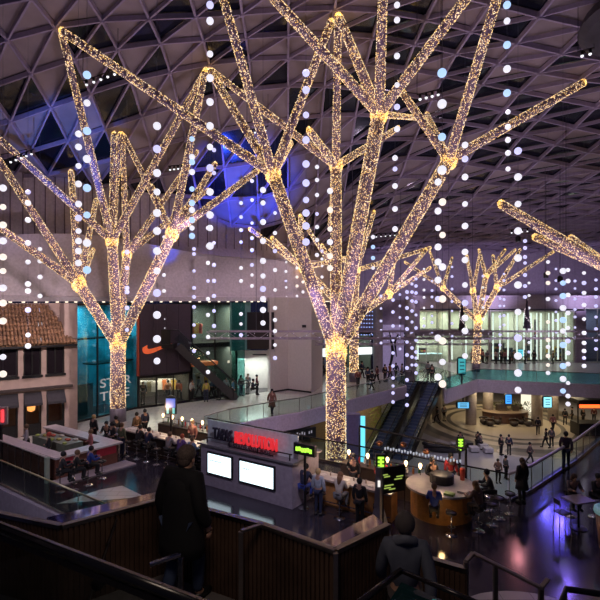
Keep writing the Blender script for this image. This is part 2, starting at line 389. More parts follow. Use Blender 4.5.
OCF = np.array([(0,2,4),(2,1,4),(1,3,4),(3,0,4),(2,0,5),(1,2,5),(3,1,5),(0,3,5)])
def lights_mesh(limbs, nodes, dens, size, root):
    pts = []; amber = []
    for a, b, r0, r1 in limbs:
        a = np.array(a); b = np.array(b); L = np.linalg.norm(b-a); area = 2*PI*(r0+r1)/2*L; n = int(area*dens)
        x = (b-a)/L; u = np.cross(x, [0.3, 0.5, 0.81]); u /= np.linalg.norm(u); v = np.cross(x, u)
        t = np.random.rand(n); th = np.random.rand(n)*2*PI; rr = (r0+(r1-r0)*t)*(1.02+0.05*np.random.rand(n))
        pts.append(a+np.outer(t, b-a)+(u*np.cos(th)[:, None]+v*np.sin(th)[:, None])*rr[:, None]); amber.append(np.zeros(n))
    for c, r in nodes:
        n = int(4*PI*r*r*dens*4.2); q = np.random.normal(size=(n, 3)); q /= np.linalg.norm(q, axis=1)[:, None]
        q *= (r*(0.85+0.3*np.random.rand(n)))[:, None]; q[:, 2] *= 1.25
        pts.append(np.array(c)+q); amber.append(np.ones(n))
    pts = np.vstack(pts); amber = np.concatenate(amber); n = len(pts)
    pts = pts-np.array(root.location)
    s = size*(0.7+0.6*np.random.rand(n))
    V = (pts[:, None, :]+OCT[None]*s[:, None, None]).reshape(-1, 3)
    Fc = (OCF[None]+(np.arange(n)*6)[:, None, None]).reshape(-1, 3)
    me = bpy.data.meshes.new('fairy_lights'); me.vertices.add(len(V)); me.vertices.foreach_set('co', V.ravel())
    me.loops.add(len(Fc)*3); me.loops.foreach_set('vertex_index', Fc.ravel()); me.polygons.add(len(Fc))
    me.polygons.foreach_set('loop_start', np.arange(len(Fc))*3); 
    rnd = np.random.rand(n); mi = np.where(rnd < 0.5, 0, 1); mi = np.where((amber > 0) & (rnd < 0.75), 2, mi); mi = np.where((amber == 0) & (rnd > 0.9), 2, mi)
    for m_ in (M_FL1, M_FL2, M_FL3): me.materials.append(m_)
    me.polygons.foreach_set('material_index', np.repeat(mi, 8).astype(np.int32)); me.update(calc_edges=True)
    o = bpy.data.objects.new('fairy_lights', me); C.objects.link(o); o.parent = root; tag(o, kind='stuff'); return n
NL = 0
def light_tree(label, Y, base, fork, rt, arms, dens=118, size=0.022, basez=0.0):
    """fork/arms in pixels of the frontal plane at Y, every point with its own depth offset"""
    global NL
    B = Vector((pt(base, 300, Y).x, Y, basez)); Fk = pt(fork[0], fork[1], Y)
    t = thing('illuminated_tree', B, label, 'light tree')
    limbs = [(B+Vector((0, 0, 0.9)), Fk, rt, rt*0.93)]; nodes = [(Fk, rt*1.0), (Fk+Vector((0, 0, rt*1.1)), rt*.95)]
    mb = MB(); mb.tube([B+Vector((0, 0, 0.0)), B+Vector((0, 0, 0.9))], rt*1.12, 20); mb.build('plinth', mat('grey plinth', (0.16, 0.14, 0.18), 0.4), t, True)
    mb = MB(); mb.tube([B+Vector((0, 0, 0.9)), Fk], [rt, rt*0.93], 20); mb.build('trunk', M_BARK, t, True)
    for (nx, ny, dy, ra), kids in arms:
        Nd = pt(nx, ny, Y+dy); mb = MB(); limb(mb, Fk, Nd, ra*1.0, ra*.95); mb.build('branch', M_BARK, t, True)
        limbs.append((Fk, Nd, ra*1.0, ra*.95)); nodes.append((Nd, ra*1.18))
        for k in kids:
            if len(k) == 3: kx, ky, dk = k; rr = ra*0.72
            else: kx, ky, dk, rr = k
            E = pt(kx, ky, Y+dk); top = zroof(E.x, E.y)-0.45
            if E.z > top:                       # stop at the roof along the same line of sight
                for _ in range(60):
                    dk -= 0.3; E = pt(kx, ky, Y+dk)
                    if E.z <= zroof(E.x, E.y)-0.45: break
            mb = MB(); limb(mb, Nd, E, rr, rr*0.72); mb.build('branch', M_BARK, t, True)
            limbs.append((Nd, E, rr, rr*0.72)); nodes.append((E, rr*0.6))
    NL += lights_mesh(limbs, nodes, dens, size, t)
    return t
light_tree('tallest glowing tree in the centre, its lit trunk rising behind the tapas bar', 30, 336, (336, 352), 0.59, [
    ((273, 174, -1, 0.36), [(62, 31, -3), (222, -6, -4), (210, 71, 3), (331, 22, 2), (291, 143, 4, .22), (303, 100, 4, .2)]),
    ((336, 166, 1.5, 0.33), [(338, 16, 2), (212, 71, 4), (309, 130, -2, .25), (398, 128, 5), (330, 225, 6, .2)]),
    ((379, 114, -1, 0.40), [(339, 17, 1.5), (268, -8, -5), (383, -8, -4), (349, 40, 3), (474, -12, -3), (417, 118, 5, .2)]),
    ((449, 160, 0, 0.38), [(402, 92, 0), (500, -12, -4), (583, 83, 2.5), (427, 114, 3, .2)]),
], basez=-5.0)
light_tree('broad glowing tree on the left in front of the teal shop window', 33, 118, (118, 346), 0.46, [
    ((79, 284, -1, 0.34), [(-8, 222, -3), (-14, 140, -3), (71, 172, 2), (93, 250, 3, .2), (96, 200, 3, .2)]),
    ((112, 241, 0, 0.32), [(-6, 134, -3), (62, 34, -5), (120, 134, 3, .2), (114, 134, 2), (206, 70, -2)]),
    ((127, 254, 1, 0.26), [(122, 134, 3, .2), (197, 152, 2), (208, 190, 3, .18)]),
    ((172, 234, 0, 0.34), [(124, 136, 3, .2), (205, 72, -3), (215, 164, 3), (257, 171, 2), (152, 186, 3, .18)]),
])
light_tree('slim glowing tree far behind the central trunk, by the crowded shops', 49, 354, (354, 318), 0.42, [
    ((303, 268, -3, 0.3), [(250, 229, -8.5), (272, 238, -7), (300, 216, -3), (345, 258, 2)]),
    ((345, 288, 0, 0.26), [(322, 245, 0), (300, 216, 3)]),
    ((357, 270, 0, 0.3), [(374, 212, 0), (430, 248, 2), (330, 250, 3)]),
    ((389, 294, 0, 0.3), [(394, 260, 1), (426, 250, 1), (430, 268, 2)]),
], dens=80, size=0.034)
light_tree('distant glowing tree on the right balcony before the bright glass shops', 56, 476, (478, 322), 0.40, [
    ((443, 288, 0, 0.24), [(430, 252, 0), (452, 258, 2), (405, 262, 1)]),
    ((473, 291, 0, 0.26), [(467, 256, 0), (480, 254, 2)]),
    ((486, 276, 1, 0.26), [(479, 250, 0), (505, 250, 1), (515, 250, 2)]),
    ((497, 288, 0, 0.28), [(493, 256, 1), (520, 250, 1), (553, 252, 0)]),
], dens=80, size=0.034)
light_tree('glowing tree cut off by the right edge, a few branches reaching in', 31, 668, (668, 350), 0.55, [
    ((612, 270, 0, 0.42), [(501, 204, 0, .34), (535, 237, 2), (571, 238, 3), (612, 190, 2)]),
    ((668, 180, 1, 0.36), [(640, 60, 1), (700, 50, 1)]),
    ((730, 200, 1, 0.36), [(700, 60, 1), (780, 90, 1)]),
])
print('fairy lights', NL)
# ------------------------------------------------------------- strings of light balls
M_BW = mat('white globe', (.3, .3, .3), 0.4, emit=(0.90, 0.88, 1.0), es=1.0, vary=0.0)
M_BB = mat('blue globe', (0.2, 0.25, .3), 0.4, emit=(0.45, 0.66, 1.0), es=1.15, vary=0.0)
M_BC = mat('warm globe', (.3, .28, .25), 0.4, emit=(1.0, 0.86, 0.76), es=1.1, vary=0.0)
M_BV = mat('violet globe', (.25, .25, .3), 0.4, emit=(0.62, 0.60, 1.0), es=1.15, vary=0.0)
M_CABLE = mat('grey cable', (0.10, 0.09, 0.12), 0.5)
BALLS = {}
for nm, m_ in (('w', M_BW), ('b', M_BB), ('c', M_BC), ('v', M_BV)):
    mb = MB(); mb.ball((0, 0, 0), 1.0, 14, 10); o = mb.build('light_ball', m_, None, True, local=True); BALLS[nm] = o.data; bpy.data.objects.remove(o)
STRINGS = [ # x, size px, colour, y list, where
 (87, 9, 'b', (75, 103, 131, 159, 188, 215, 243, 270), 'nearest on the upper left, crossing the left tree'),
 (78.5, 7.5, 'w', (134, 147, 166, 184, 204, 218, 231, 241, 251, 263), 'left of the left tree trunk, ending above its first fork'),
 (3, 8, 'c', (188, 207, 225, 241, 257, 271, 288, 303, 321, 357, 374), 'at the left edge over the tiled roof'),
 (28, 6.5, 'w', (192, 203, 220, 243, 262, 284, 291, 310, 335, 346), 'hanging before the left end windows of the tiled building'),
 (40, 6, 'w', (249, 261, 277, 296, 310, 324, 340), 'short, over the middle of the tiled roof'),
 (92, 5, 'v', (189, 224, 257, 290, 308, 322, 326, 338, 345), 'reaching down before the teal shop window left of the tree'),
 (127, 6, 'v', (252, 268, 288, 292, 308, 330), 'against the trunk of the left tree'),
 (157, 9, 'w', (126, 149, 173, 192, 213, 231, 251, 271, 293, 315, 339, 361), 'large globes before the dark sportswear panel'),
 (164, 5, 'w', (237, 245, 275, 291, 308, 319, 328, 338, 355), 'thin, just right of the large globes at the sportswear panel'),
 (192, 7, 'b', (139, 157, 162, 172, 189, 203, 210, 220, 228, 236), 'bluish, between the left tree and the hall centre'),
 (186, 4, 'w', (223, 236, 252, 263, 274, 287), 'tiny, over the curved wall left of centre'),
 (194, 5, 'v', (249, 254, 271, 288, 297, 307, 325, 336, 351), 'violet, above the sportswear stair'),
 (210, 8.5, 'w', (5, 21, 54, 78, 102, 126, 147, 168, 192, 215, 228, 246), 'from the roof at upper left centre, large white globes'),
 (208, 5.5, 'w', (208, 228, 246, 263, 281, 299, 315, 337, 353, 372), 'passing left of the black screen down to the stair'),
 (214, 5.5, 'v', (150, 173, 243, 265, 281, 296, 311, 326), 'second beside the stair, ending above the landing'),
 (241, 5, 'w', (203, 217, 230, 242, 268, 281, 314, 324, 335), 'crossing the left edge of the black screen'),
 (252, 5, 'w', (130, 158, 181, 200, 223, 238, 250, 265, 275, 286), 'ending just above the black screen'),
 (263, 7, 'w', (190, 203, 222, 241, 261, 276, 289, 299, 310, 323), 'large globes in the middle of the black screen'),
 (275, 5.5, 'w', (195, 213, 233, 251, 270, 290, 308, 320, 331, 345, 358), 'before the blank white wall beside the black screen'),
 (297, 4, 'c', (268, 277, 286, 296, 306, 321, 333), 'small, between the white wall and the central tree'),
 (303, 4, 'c', (264, 273, 282, 292, 301, 315, 327), 'small twin next to the central tree'),
 (306, 8.5, 'v', (73, 90, 115, 140, 164, 183, 200, 213, 226, 242), 'large globes left of the central trunk, high up'),
 (317, 5.5, 'w', (167, 180, 195, 214, 227, 240, 255), 'thin, just left of the central upright branch'),
 (330, 7, 'c', (191, 210, 229, 242, 256, 268), 'warm globes in front of the central upright branch'),
 (322, 4, 'w', (251, 259, 266, 277, 288, 298, 308), 'tiny, inside the fork of the central tree'),
 (373, 5.5, 'b', (237, 247, 258, 268, 280, 290), 'right of the central trunk behind its branch'),
 (397, 7, 'w', (5, 20, 56, 85, 107, 129), 'from the roof just right of the top branches'),
 (395, 6.5, 'w', (158, 169, 186, 209, 229), 'in the dark gap right of the central branch'),
 (442, 10.5, 'b', (73, 104, 137, 170), 'biggest globes, left of the right-hand node'),
 (438, 8, 'w', (182, 211, 228, 247, 262, 280, 299, 338, 377), 'large white globes above the escalators'),
 (442.5, 8.5, 'c', (171, 202, 235, 267, 299, 341, 362, 384), 'warm globes paired with the white ones above the escalators'),
 (465, 7.5, 'w', (145, 159, 177, 204, 226, 252, 260, 285, 303, 318, 331, 356), 'left of the distant balcony tree'),
 (507, 8.5, 'b', (5, 21, 45, 69, 93), 'from the roof at upper right, large pale globes'),
 (508, 6.5, 'w', (112, 127, 140, 153, 169), 'smaller globes below the branch at upper right'),
 (518, 8.5, 'w', (151, 177, 204, 231, 258, 285, 312, 338, 356, 373, 390), 'long, down to the balcony fascia before the glass shops'),
 (525, 5, 'v', (241, 248, 257, 263, 275, 286, 297), 'short violet run by the long right-hand one'),
 (548, 5.5, 'c', (262, 273, 283, 299, 322, 340, 347, 356, 365, 373), 'pinkish, in front of the slim glass fins'),
 (563, 7, 'b', (271, 283, 296, 308, 320, 331, 345, 366, 379, 391), 'blue, before the right part of the glass shops'),
 (568, 6, 'w', (270, 281, 295, 313, 328, 341, 353, 364, 383, 396, 404), 'white twin of the blue one, reaching below the balcony'),
 (584, 5.5, 'w', (273, 283, 293, 305, 319, 333, 343, 351, 358, 366), 'at the right end of the bright shops'),
 (596, 4.5, 'v', (280, 289, 297, 306, 317, 329, 340, 349), 'thin, at the right picture edge'),
 (393, 4.5, 'v', (300, 312, 326, 340, 353, 366, 378, 386, 393, 402), 'left-hand of the row above the lilac walkway end'),
 (407, 5, 'v', (292, 298, 308, 318, 329, 342, 355, 368, 380, 395, 405), 'middle of the row above the lilac walkway end'),
 (412, 4.5, 'v', (284, 292, 301, 311, 322, 332, 348, 357, 365), 'short one of the row above the lilac walkway end'),
 (416, 4.5, 'v', (279, 286, 293, 302, 315, 328, 340, 352, 358, 365, 373), 'right-hand of the row above the lilac walkway end'),
]
for k_, x_ in enumerate((286, 381, 400, 424, 432, 452, 483, 500, 504, 529, 556, 575)):
    y0 = 262+((k_*37) % 26); n_ = 7+(k_*5) % 5; sp = 8.5+(k_*3) % 4
    STRINGS.append((x_, 3.6, 'v' if k_ % 3 else 'w', tuple(y0+sp*i+((i*7+k_) % 3) for i in range(n_) if y0+sp*i < 372), None))
nofar = 0; ordn = ['first', 'second', 'third', 'fourth', 'fifth', 'sixth', 'seventh', 'eighth', 'ninth', 'tenth', 'eleventh', 'twelfth', 'thirteenth', 'fourteenth', 'fifteenth', 'sixteenth', 'seventeenth', 'eighteenth']
NEARC = mat('n', (1, 1, 1))
for x_, s_, c_, ys, where in STRINGS:
    R_ = 0.145; s_ *= 0.86 if s_ > 6 else 0.76
    Y = 2*R_*F/s_; Y = min(Y, 45.0); 
    Rr = s_*Y/F/2
    X = (x_-300)/F*Y
    ztop = zroof(X, Y)-0.3
    if where: lab = 'string of glowing ball lamps, '+where
    else: lab = 'distant string of tiny ball lamps, %s from the left of the thin far ones' % ordn[nofar]; nofar += 1
    t = thing('hanging_light_string', (X, Y, ztop), lab, 'string lights', 'strings of light balls under the roof')
    zs = [CH-(y-300)/F*Y for y in ys]
    mb = MB(); mb.tube([(0, 0, 0.3), (0, 0, min(zs)-ztop)], 0.007, 4); mb.build('cable', M_CABLE, t, local=True)
    for i, z in enumerate(zs):
        cc = c_
        if c_ == 'b': cc = 'b' if (i*7+int(x_)) % 5 < 3 else 'w'
        if c_ == 'w' and (i*11+int(x_)) % 7 == 0: cc = 'v'
        if c_ == 'c' and i % 3 == 0: cc = 'w'
        b_ = bpy.data.objects.new('light_ball', BALLS[cc]); C.objects.link(b_); b_.parent = t
        b_.location = (0, 0, z-ztop); q = Rr*(0.86 if (i*5+int(x_)) % 4 == 0 else 1.0)
        b_.scale = (q, q, q)
# ------------------------------------------------------------- lights
def light(kind, loc, energy, col, size=0.1, rot=None, spot=None, size_y=None):
    l = bpy.data.lights.new('lamp', kind); l.energy = energy; l.color = col
    if kind == 'AREA':
        l.size = size
        if size_y: l.shape = 'RECTANGLE'; l.size_y = size_y
    else: l.shadow_soft_size = size
    if spot: l.spot_size = spot; l.spot_blend = 0.6
    o = bpy.data.objects.new('lamp', l); C.objects.link(o); o.location = loc
    if rot is not None:
        d = Vector(rot)-Vector(loc); o.rotation_euler = d.to_track_quat('-Z', 'Y').to_euler()
    return o
# ------------------------------------------------------------- shops and facades around the hall
def frame_at(O, d):
    d = Vector((d[0], d[1])).normalized(); return Vector((O[0], O[1])), d, Vector((-d.y, d.x))
def on_line(px, O, d):                 # where the sight line of a picture column meets a facade line
    k = (px-300)/F; u = (k*O[1]-O[0])/(d[0]-k*d[1]); return u, O[1]+u*d[1]
def emis(name, col, s): return mat(name, (0.05, 0.05, 0.05), 0.5, emit=col, es=s, vary=0)
E_WARM = emis('warm lamp', (1, 0.66, 0.32), 5.0); E_WHITE = emis('white light', (1, 0.97, 0.9), 1.6); E_CYAN = emis('cyan strip', (0.15, 0.75, 1.0), 1.3)
E_SPOT = emis('downlight', (1.0, 0.85, 0.65), 1.7)

# soffit downlights
mbd = MB(); mbd.lathe([(0.09, 0), (0.11, 0.03), (0.11, 0.08)], (0, 0, 0), 10); proto = mbd.build('soffit_downlight', E_SPOT, None, True, local=True); dmesh = proto.data; bpy.data.objects.remove(proto)
rs = resample(WP, 2.6); k_ = 0
for i in range(1, len(rs)-1):
    x, y = rs[i]
    if abs(x/y) > 0.66: continue
    ax, ay = rs[i-1]; bx, by = rs[i+1]; d = Vector((bx-ax, by-ay)).normalized()
    o = bpy.data.objects.new('soffit_downlight', dmesh); C.objects.link(o); o.location = (x+d.y*0.8, y-d.x*0.8, 7.815)
    tag(o, 'small warm downlight in the soffit line under the pale curved wall', 'downlight', 'downlights in the soffit line')

# ---- restaurant with a tiled roof (left)
O_ = (-22.0, 25.05); d_ = Vector((0.819, 0.574)); ang = math.atan2(0.574, 0.819)
R_ = thing('restaurant_building', (O_[0], O_[1], 0), 'two storey pink plaster restaurant with a sloping clay tiled roof', 'building', rz=ang)
M_PINK = mat('pink plaster', (0.47, 0.35, 0.32), 0.8, vary=0.1, scale=2); M_WIN = mat('dark window', (0.02, 0.015, 0.02), 0.12)
M_TILE = striped('clay tiles', (0.14, 0.07, 0.035), (0.36, 0.20, 0.10), 2.2, 0.7, 'X')
def U(px): return on_line(px, O_, d_)[0]
UE = U(77.5)
wl = MB(); segs = [(-3.0, U(2)-2.2), (U(18), U(23.5)), (U(41.5), U(46.5)), (U(64.5), UE)]
wl.cm = 0
for a, b in segs: wl.box(((a+b)/2, 0.2, 2.65 if b < UE-.1 else 3.9), (b-a, 0.4, 5.3 if b < UE-.1 else 7.8))
for a, b in ((segs[0][1], segs[1][0]), (segs[1][1], segs[2][0]), (segs[2][1], segs[3][0])):
    wl.box(((a+b)/2, 0.2, 3.02), (b-a, 0.4, 0.9))
wl.box((UE-0.25, 3.0, 3.9), (0.5, 6.0, 7.8)); wl.box((UE/2, 3.2, 3.9), (UE, 0.2, 7.8))
wl.build('wall', M_PINK, R_, local=True)
for a, b in ((segs[0][1], segs[1][0]), (segs[1][1], segs[2][0]), (segs[2][1], segs[3][0])):
    fr = MB(); c = (a+b)/2; wdt = b-a
    fr.box((c, 0.08, 3.5), (wdt+0.15, 0.34, 0.14))
    for x in (a+0.05, b-0.05, c): fr.box((x, 0.16, 4.35), (0.06, 0.08, 1.65))
    fr.box((c, 0.16, 5.15), (wdt, 0.08, 0.08))
    f = fr.build('window_frame', M_BLACK, R_, local=True)
    g = MB(); g.box((c, 0.24, 4.35), (wdt, 0.03, 1.7)); g.build('window_pane', M_WIN, f, local=True)
    aw = MB(); vs = [(a, 0.1, 2.62), (b, 0.1, 2.62), (b, -0.55, 2.0), (a, -0.55, 2.0), (a, -0.55, 1.85), (b, -0.55, 1.85), (a, 0.1, 2.5), (b, 0.1, 2.5)]
    aw.add(vs, [(0, 1, 2, 3), (3, 2, 5, 4), (4, 5, 7, 6), (0, 3, 4, 6), (1, 7, 5, 2)]); aw.build('awning', mat('charcoal awning', (0.035, 0.032, 0.042), 0.8), R_, local=True)
    dr = MB(); dr.box((a+0.07, 0.1, 1.3), (0.1, 0.14, 2.6)); dr.box((b-0.07, 0.1, 1.3), (0.1, 0.14, 2.6)); dr.box((c, 0.12, 0.35), (wdt, 0.1, 0.7)); q = dr.build('shopfront_frame', M_BLACK, R_, local=True)
    dg_ = MB(); dg_.box((c, 0.2, 1.6), (wdt, 0.02, 1.9)); dg_.build('shopfront_pane', M_CLEAR, q, local=True)
cn = MB(); cn.box((UE/2-1, -0.08, 2.78), (UE+1.4, 0.3, 0.14)); cn.build('cornice', mat('dark cornice', (0.05, 0.035, 0.035), 0.7), R_, local=True)
# clay tile roof with a hip at the right, half-round tiles as real ridges
rf = MB(); n = 62; u0, u1 = -2.0, U(75.5)
for i in range(n):
    a = u0+(u1-u0)*i/n; b = u0+(u1-u0)*(i+1)/n; c = (a+b)/2
    hip = min(1.0, (u1-c)/1.3); vt = 2.3*hip; zt = 5.42+2.3*hip
    for j in range(max(1, int(9*hip))):
        m_ = max(1, int(9*hip)); p = j/m_; q = (j+1)/m_
        rf.tube([(c, -0.55+(vt+0.55)*p, 5.42+(zt-5.42)*p+0.03), (c, -0.55+(vt+0.55)*q, 5.42+(zt-5.42)*q-0.005)], (b-a)*0.46, 6)
rf.box(((u0+u1)/2, 0.9, 5.35), (u1-u0, 2.6, 0.08))
rf.build('tiled_roof', mat('clay tile', (0.25, 0.135, 0.075), 0.75, vary=0.35, scale=2.5), R_, True, local=True)
ev = MB(); ev.box(((u0+u1)/2, -0.5, 5.28), (u1-u0, 0.12, 0.12)); ev.build('gutter', M_DARK, R_, local=True)
# warm interior things
for k, (px, z, s) in enumerate(((33, 1.55, .9), (5, 1.75, .25), (8, 1.55, .2))):
    u, _ = on_line(px, O_, d_); w_ = Vector((O_[0], O_[1], 0))+Vector((d_.x*u-d_.y*0.8, d_.y*u+d_.x*0.8, z))
    mb = MB(); mb.lathe([(0.04, -0.3*s), (0.16*s+.05, -0.22*s), (0.2*s+.05, 0.1*s), (0.1, 0.35*s), (0.02, 0.4*s)], (0, 0, 0), 12); o = mb.build('wall_lantern', emis('lantern glow', (1, 0.32, 0.08), 2.2), None, True, local=True); o.location = w_
    tag(o, ['tall orange lantern glowing in the middle doorway of the tiled restaurant', 'small orange lantern high inside the left opening of the restaurant', 'small orange lantern low inside the left opening of the restaurant'][k], 'lantern')

# ---- generic glazed shop
def shop(label, A, B, z0, z1, depth, wallm, lightcol, le, glassm=None, header=None, floor=True, mull=2.2, frame_m=None, ceil_es=1.5):
    A = Vector((A[0], A[1], 0)); B = Vector((B[0], B[1], 0)); L = (B-A).length; d = (B-A)/L; a = math.atan2(d.y, d.x)
    t = thing('glazed_shop', (A.x, A.y, z0), label, 'shop', rz=a); H = z1-z0
    w_ = MB(); w_.box((L/2, depth, H/2), (L, 0.1, H)); w_.box((0.05, depth/2, H/2), (0.1, depth, H)); w_.box((L-0.05, depth/2, H/2), (0.1, depth, H)); w_.box((L/2, depth/2, H-0.05), (L, depth, 0.1)); w_.build('shop_wall', wallm, t, local=True)
    fr = MB(); n = max(1, round(L/mull))
    for i in range(n+1): fr.box((L*i/n, 0, H/2), (0.07, 0.12, H))
    fr.box((L/2, 0, H-0.08), (L, 0.14, 0.16)); fr.box((L/2, 0, 0.06), (L, 0.14, 0.12)); fr.build('shop_frame', frame_m or M_DARK, t, local=True)
    g = MB(); g.box((L/2, 0.02, H/2), (L, 0.02, H-0.1)); g.build('shop_window', glassm or M_CLEAR, t, local=True)
    c = MB()
    for i in range(max(1, int(L/2))): c.box(((i+0.5)*L/max(1, int(L/2)), depth*0.45, H-0.13), (min(1.2, L*.5), 0.25, 0.05))
    c.build('ceiling_lamp', emis('shop lamp %s' % label[:12], lightcol, ceil_es), t, local=True)
    p = A+d*L/2+Vector((-d.y, d.x, 0))*depth*0.45; 
    if le: light('AREA', (p.x, p.y, z1-0.25), le, lightcol, L*0.7, size_y=depth*0.5)
    return t, d, a

# garments and mannequins
GAR = {}
def garment_mesh():
    mb = MB(); prof = [(-.2, 0), (-.24, -.12), (-.17, -.2), (-.2, -.75), (.2, -.75), (.17, -.2), (.24, -.12), (.2, 0), (.06, .06), (-.06, .06)]
    n = len(prof); vs = [(x, -.05, z) for x, z in prof]+[(x*.95, .05, z) for x, z in prof]
    mb.add(vs, [tuple(range(n)), tuple(range(2*n-1, n-1, -1))]+[(i, i+n, (i+1)%n+n, (i+1)%n) for i in range(n)])
    return mb
GM = [mat('cloth %d' % i, c, 0.85) for i, c in enumerate([(.65, .62, .58), (.10, .10, .13), (.55, .16, .06), (.30, .33, .36), (.62, .40, .08), (.12, .18, .32), (.45, .10, .10), (.25, .22, .15)])]
for i, m_ in enumerate(GM):
    o = garment_mesh().build('hanging_garment', m_, None, local=True); GAR[i] = o.data; bpy.data.objects.remove(o)
def rail_of_clothes(px0, px1, zrail, Y, cols, label, grp, step=0.3):
    a = Vector(((px0-300)/F*Y, Y, 0)); b = Vector(((px1-300)/F*Y, Y, 0)); L = (b-a).length
    t = thing('clothes_rail', a, label, 'clothes rail')
    mb = MB(); mb.tube([a+Vector((0, 0, zrail+.1)), b+Vector((0, 0, zrail+.1))], 0.02, 6); mb.build('rail', M_CHROME, t)
    mb = MB()
    for p in (a, b): mb.tube([p+Vector((0, 0, zrail-1.4)), p+Vector((0, 0, zrail+.1))], 0.02, 6)
    mb.build('upright', M_CHROME, t)
    n = int(L/step)
    for i in range(n):
        o = bpy.data.objects.new('hanging_garment', GAR[cols[i % len(cols)]]); C.objects.link(o); o.location = a.lerp(b, (i+0.5)/n)+Vector((0, 0, zrail)); o.rotation_euler.z = math.sin(i*7.3)*0.5
        tag(o, 'garment hanging on the %s' % label, 'garment', grp)

M_TEALW = mat('teal shop wall', (0.06, 0.30, 0.36), 0.5, vary=0.5, scale=0.9)
t, d, a = shop('tall teal-lit glass shop window behind the left light tree', (-14.6, 32.4), (-12.0, 36.9), 0, 7.8, 3.5, M_TEALW, (0.35, 0.85, 1.0), 260, glass('teal shop glass', (0.55, 0.9, 0.95), 0.12), mull=1.7)
# teal shop display: poster panels with pale writing, shelf decks
mb = MB(); mb.box((1.0, 0.5, 1.2), (1.5, 0.06, 2.3)); mb.build('display_panel', mat('slate panel', (0.03, 0.05, 0.06), 0.4), t, local=True)
for i, s_ in enumerate(('ALL', 'STARS', 'OF', 'THE', 'TREE')):
    pass
mb = MB(); mb.box((3.4, 0.9, 3.6), (3.4, 1.2, 0.1)); mb.box((2.6, 0.9, 5.4), (4.6, 1.2, 0.12)); mb.build('display_deck', M_DARK, t, local=True)
text_mesh('window_writing', 'STAR', 0.85, 0.01, mat('pale vinyl', (0.45, 0.5, 0.5), 0.6, emit=(.5, .6, .6), es=.25), t, (1.9, -0.03, 2.0), (PI/2, 0, 0), sx=1.35, bold=0.005)
text_mesh('window_writing', 'TREE', 0.85, 0.01, MATS['pale vinyl'], t, (1.9, -0.03, 1.1), (PI/2, 0, 0), sx=1.35, bold=0.005)

# sportswear shop: dark panel with an orange swoosh, glazed shop under it
A2, B2 = Vector((-11.95, 37.0)), Vector((-8.75, 39.6))
M_NIKE = mat('aubergine panel', (0.045, 0.03, 0.045), 0.45, vary=0.1)
dd = (B2-A2).normalized(); Ln = (B2-A2).length; an = math.atan2(dd.y, dd.x)
t = thing('brand_panel', (A2.x, A2.y, 2.35), 'big dark aubergine shop panel with an orange swoosh', 'sign', rz=an)
for i in range(4):
    mb = MB(); mb.box((Ln*(i+.5)/4, -0.1, 2.7), (Ln/4-0.03, 0.25, 5.3)); mb.build('cladding_panel', M_NIKE, t, local=True)
mb = MB(); mb.box((-0.12, -0.12, 2.7), (0.14, 0.3, 5.3)); mb.build('edge_strip', mat('orange strip', (0.3, 0.05, 0.03), 0.5, emit=(1, .15, .05), es=0.04), t, local=True)
# swoosh from two curves
def q2(a, b, c, t): return ((1-t)**2*a[0]+2*t*(1-t)*b[0]+t*t*c[0], (1-t)**2*a[1]+2*t*(1-t)*b[1]+t*t*c[1])
lo_ = [q2((-.95, .1), (-1.05, -.62), (-.25, -.38), k/8) for k in range(9)]+[q2((-.25, -.38), (.4, -.15), (1.15, .32), k/8) for k in range(1, 9)]
up_ = [q2((1.15, .32), (.2, .1), (-.3, -.03), k/8) for k in range(1, 9)]+[q2((-.3, -.03), (-.72, -.12), (-.62, .28), k/8) for k in range(1, 9)]
ol = lo_+up_; sw = MB(); n = len(ol)
cx = Ln*0.38; cz = (8-150*0.0765)+0.0
uS, yS = on_line(152, (A2.x, A2.y), dd); zS = 8-(348-300)/F*yS-2.35
tr = tessellate_polygon([[Vector((p[0], p[1], 0)) for p in ol]])
sw.add([(uS+p[0]*1.08+.2, -0.30, zS+p[1]*0.9) for p in ol]+[(uS+p[0]*1.08+.2, -0.23, zS+p[1]*0.9) for p in ol], [tuple(q) for q in tr]+[(i, (i+1)%n, (i+1)%n+n, i+n) for i in range(n)])
sw.build('swoosh_logo', mat('orange logo', (0.7, 0.12, 0.04), 0.5, emit=(1, 0.16, 0.05), es=0.4), t, local=True)
t, d, a = shop('glazed sportswear shop floor under the dark swoosh panel', A2, B2, 0, 2.35, 4, mat('shop back', (0.06, 0.055, 0.05), 0.6), (1.0, 0.82, 0.6), 130, mull=1.3)
rail_of_clothes(139, 156, 1.55, 39.2, [0, 3, 7, 0, 2], 'clothes rail in the left half of the sportswear shop', 'garments in the sportswear shop')
rail_of_clothes(158, 176, 1.55, 40.2, [0, 2, 0, 4, 3], 'clothes rail in the right half of the sportswear shop', 'garments in the sportswear shop')
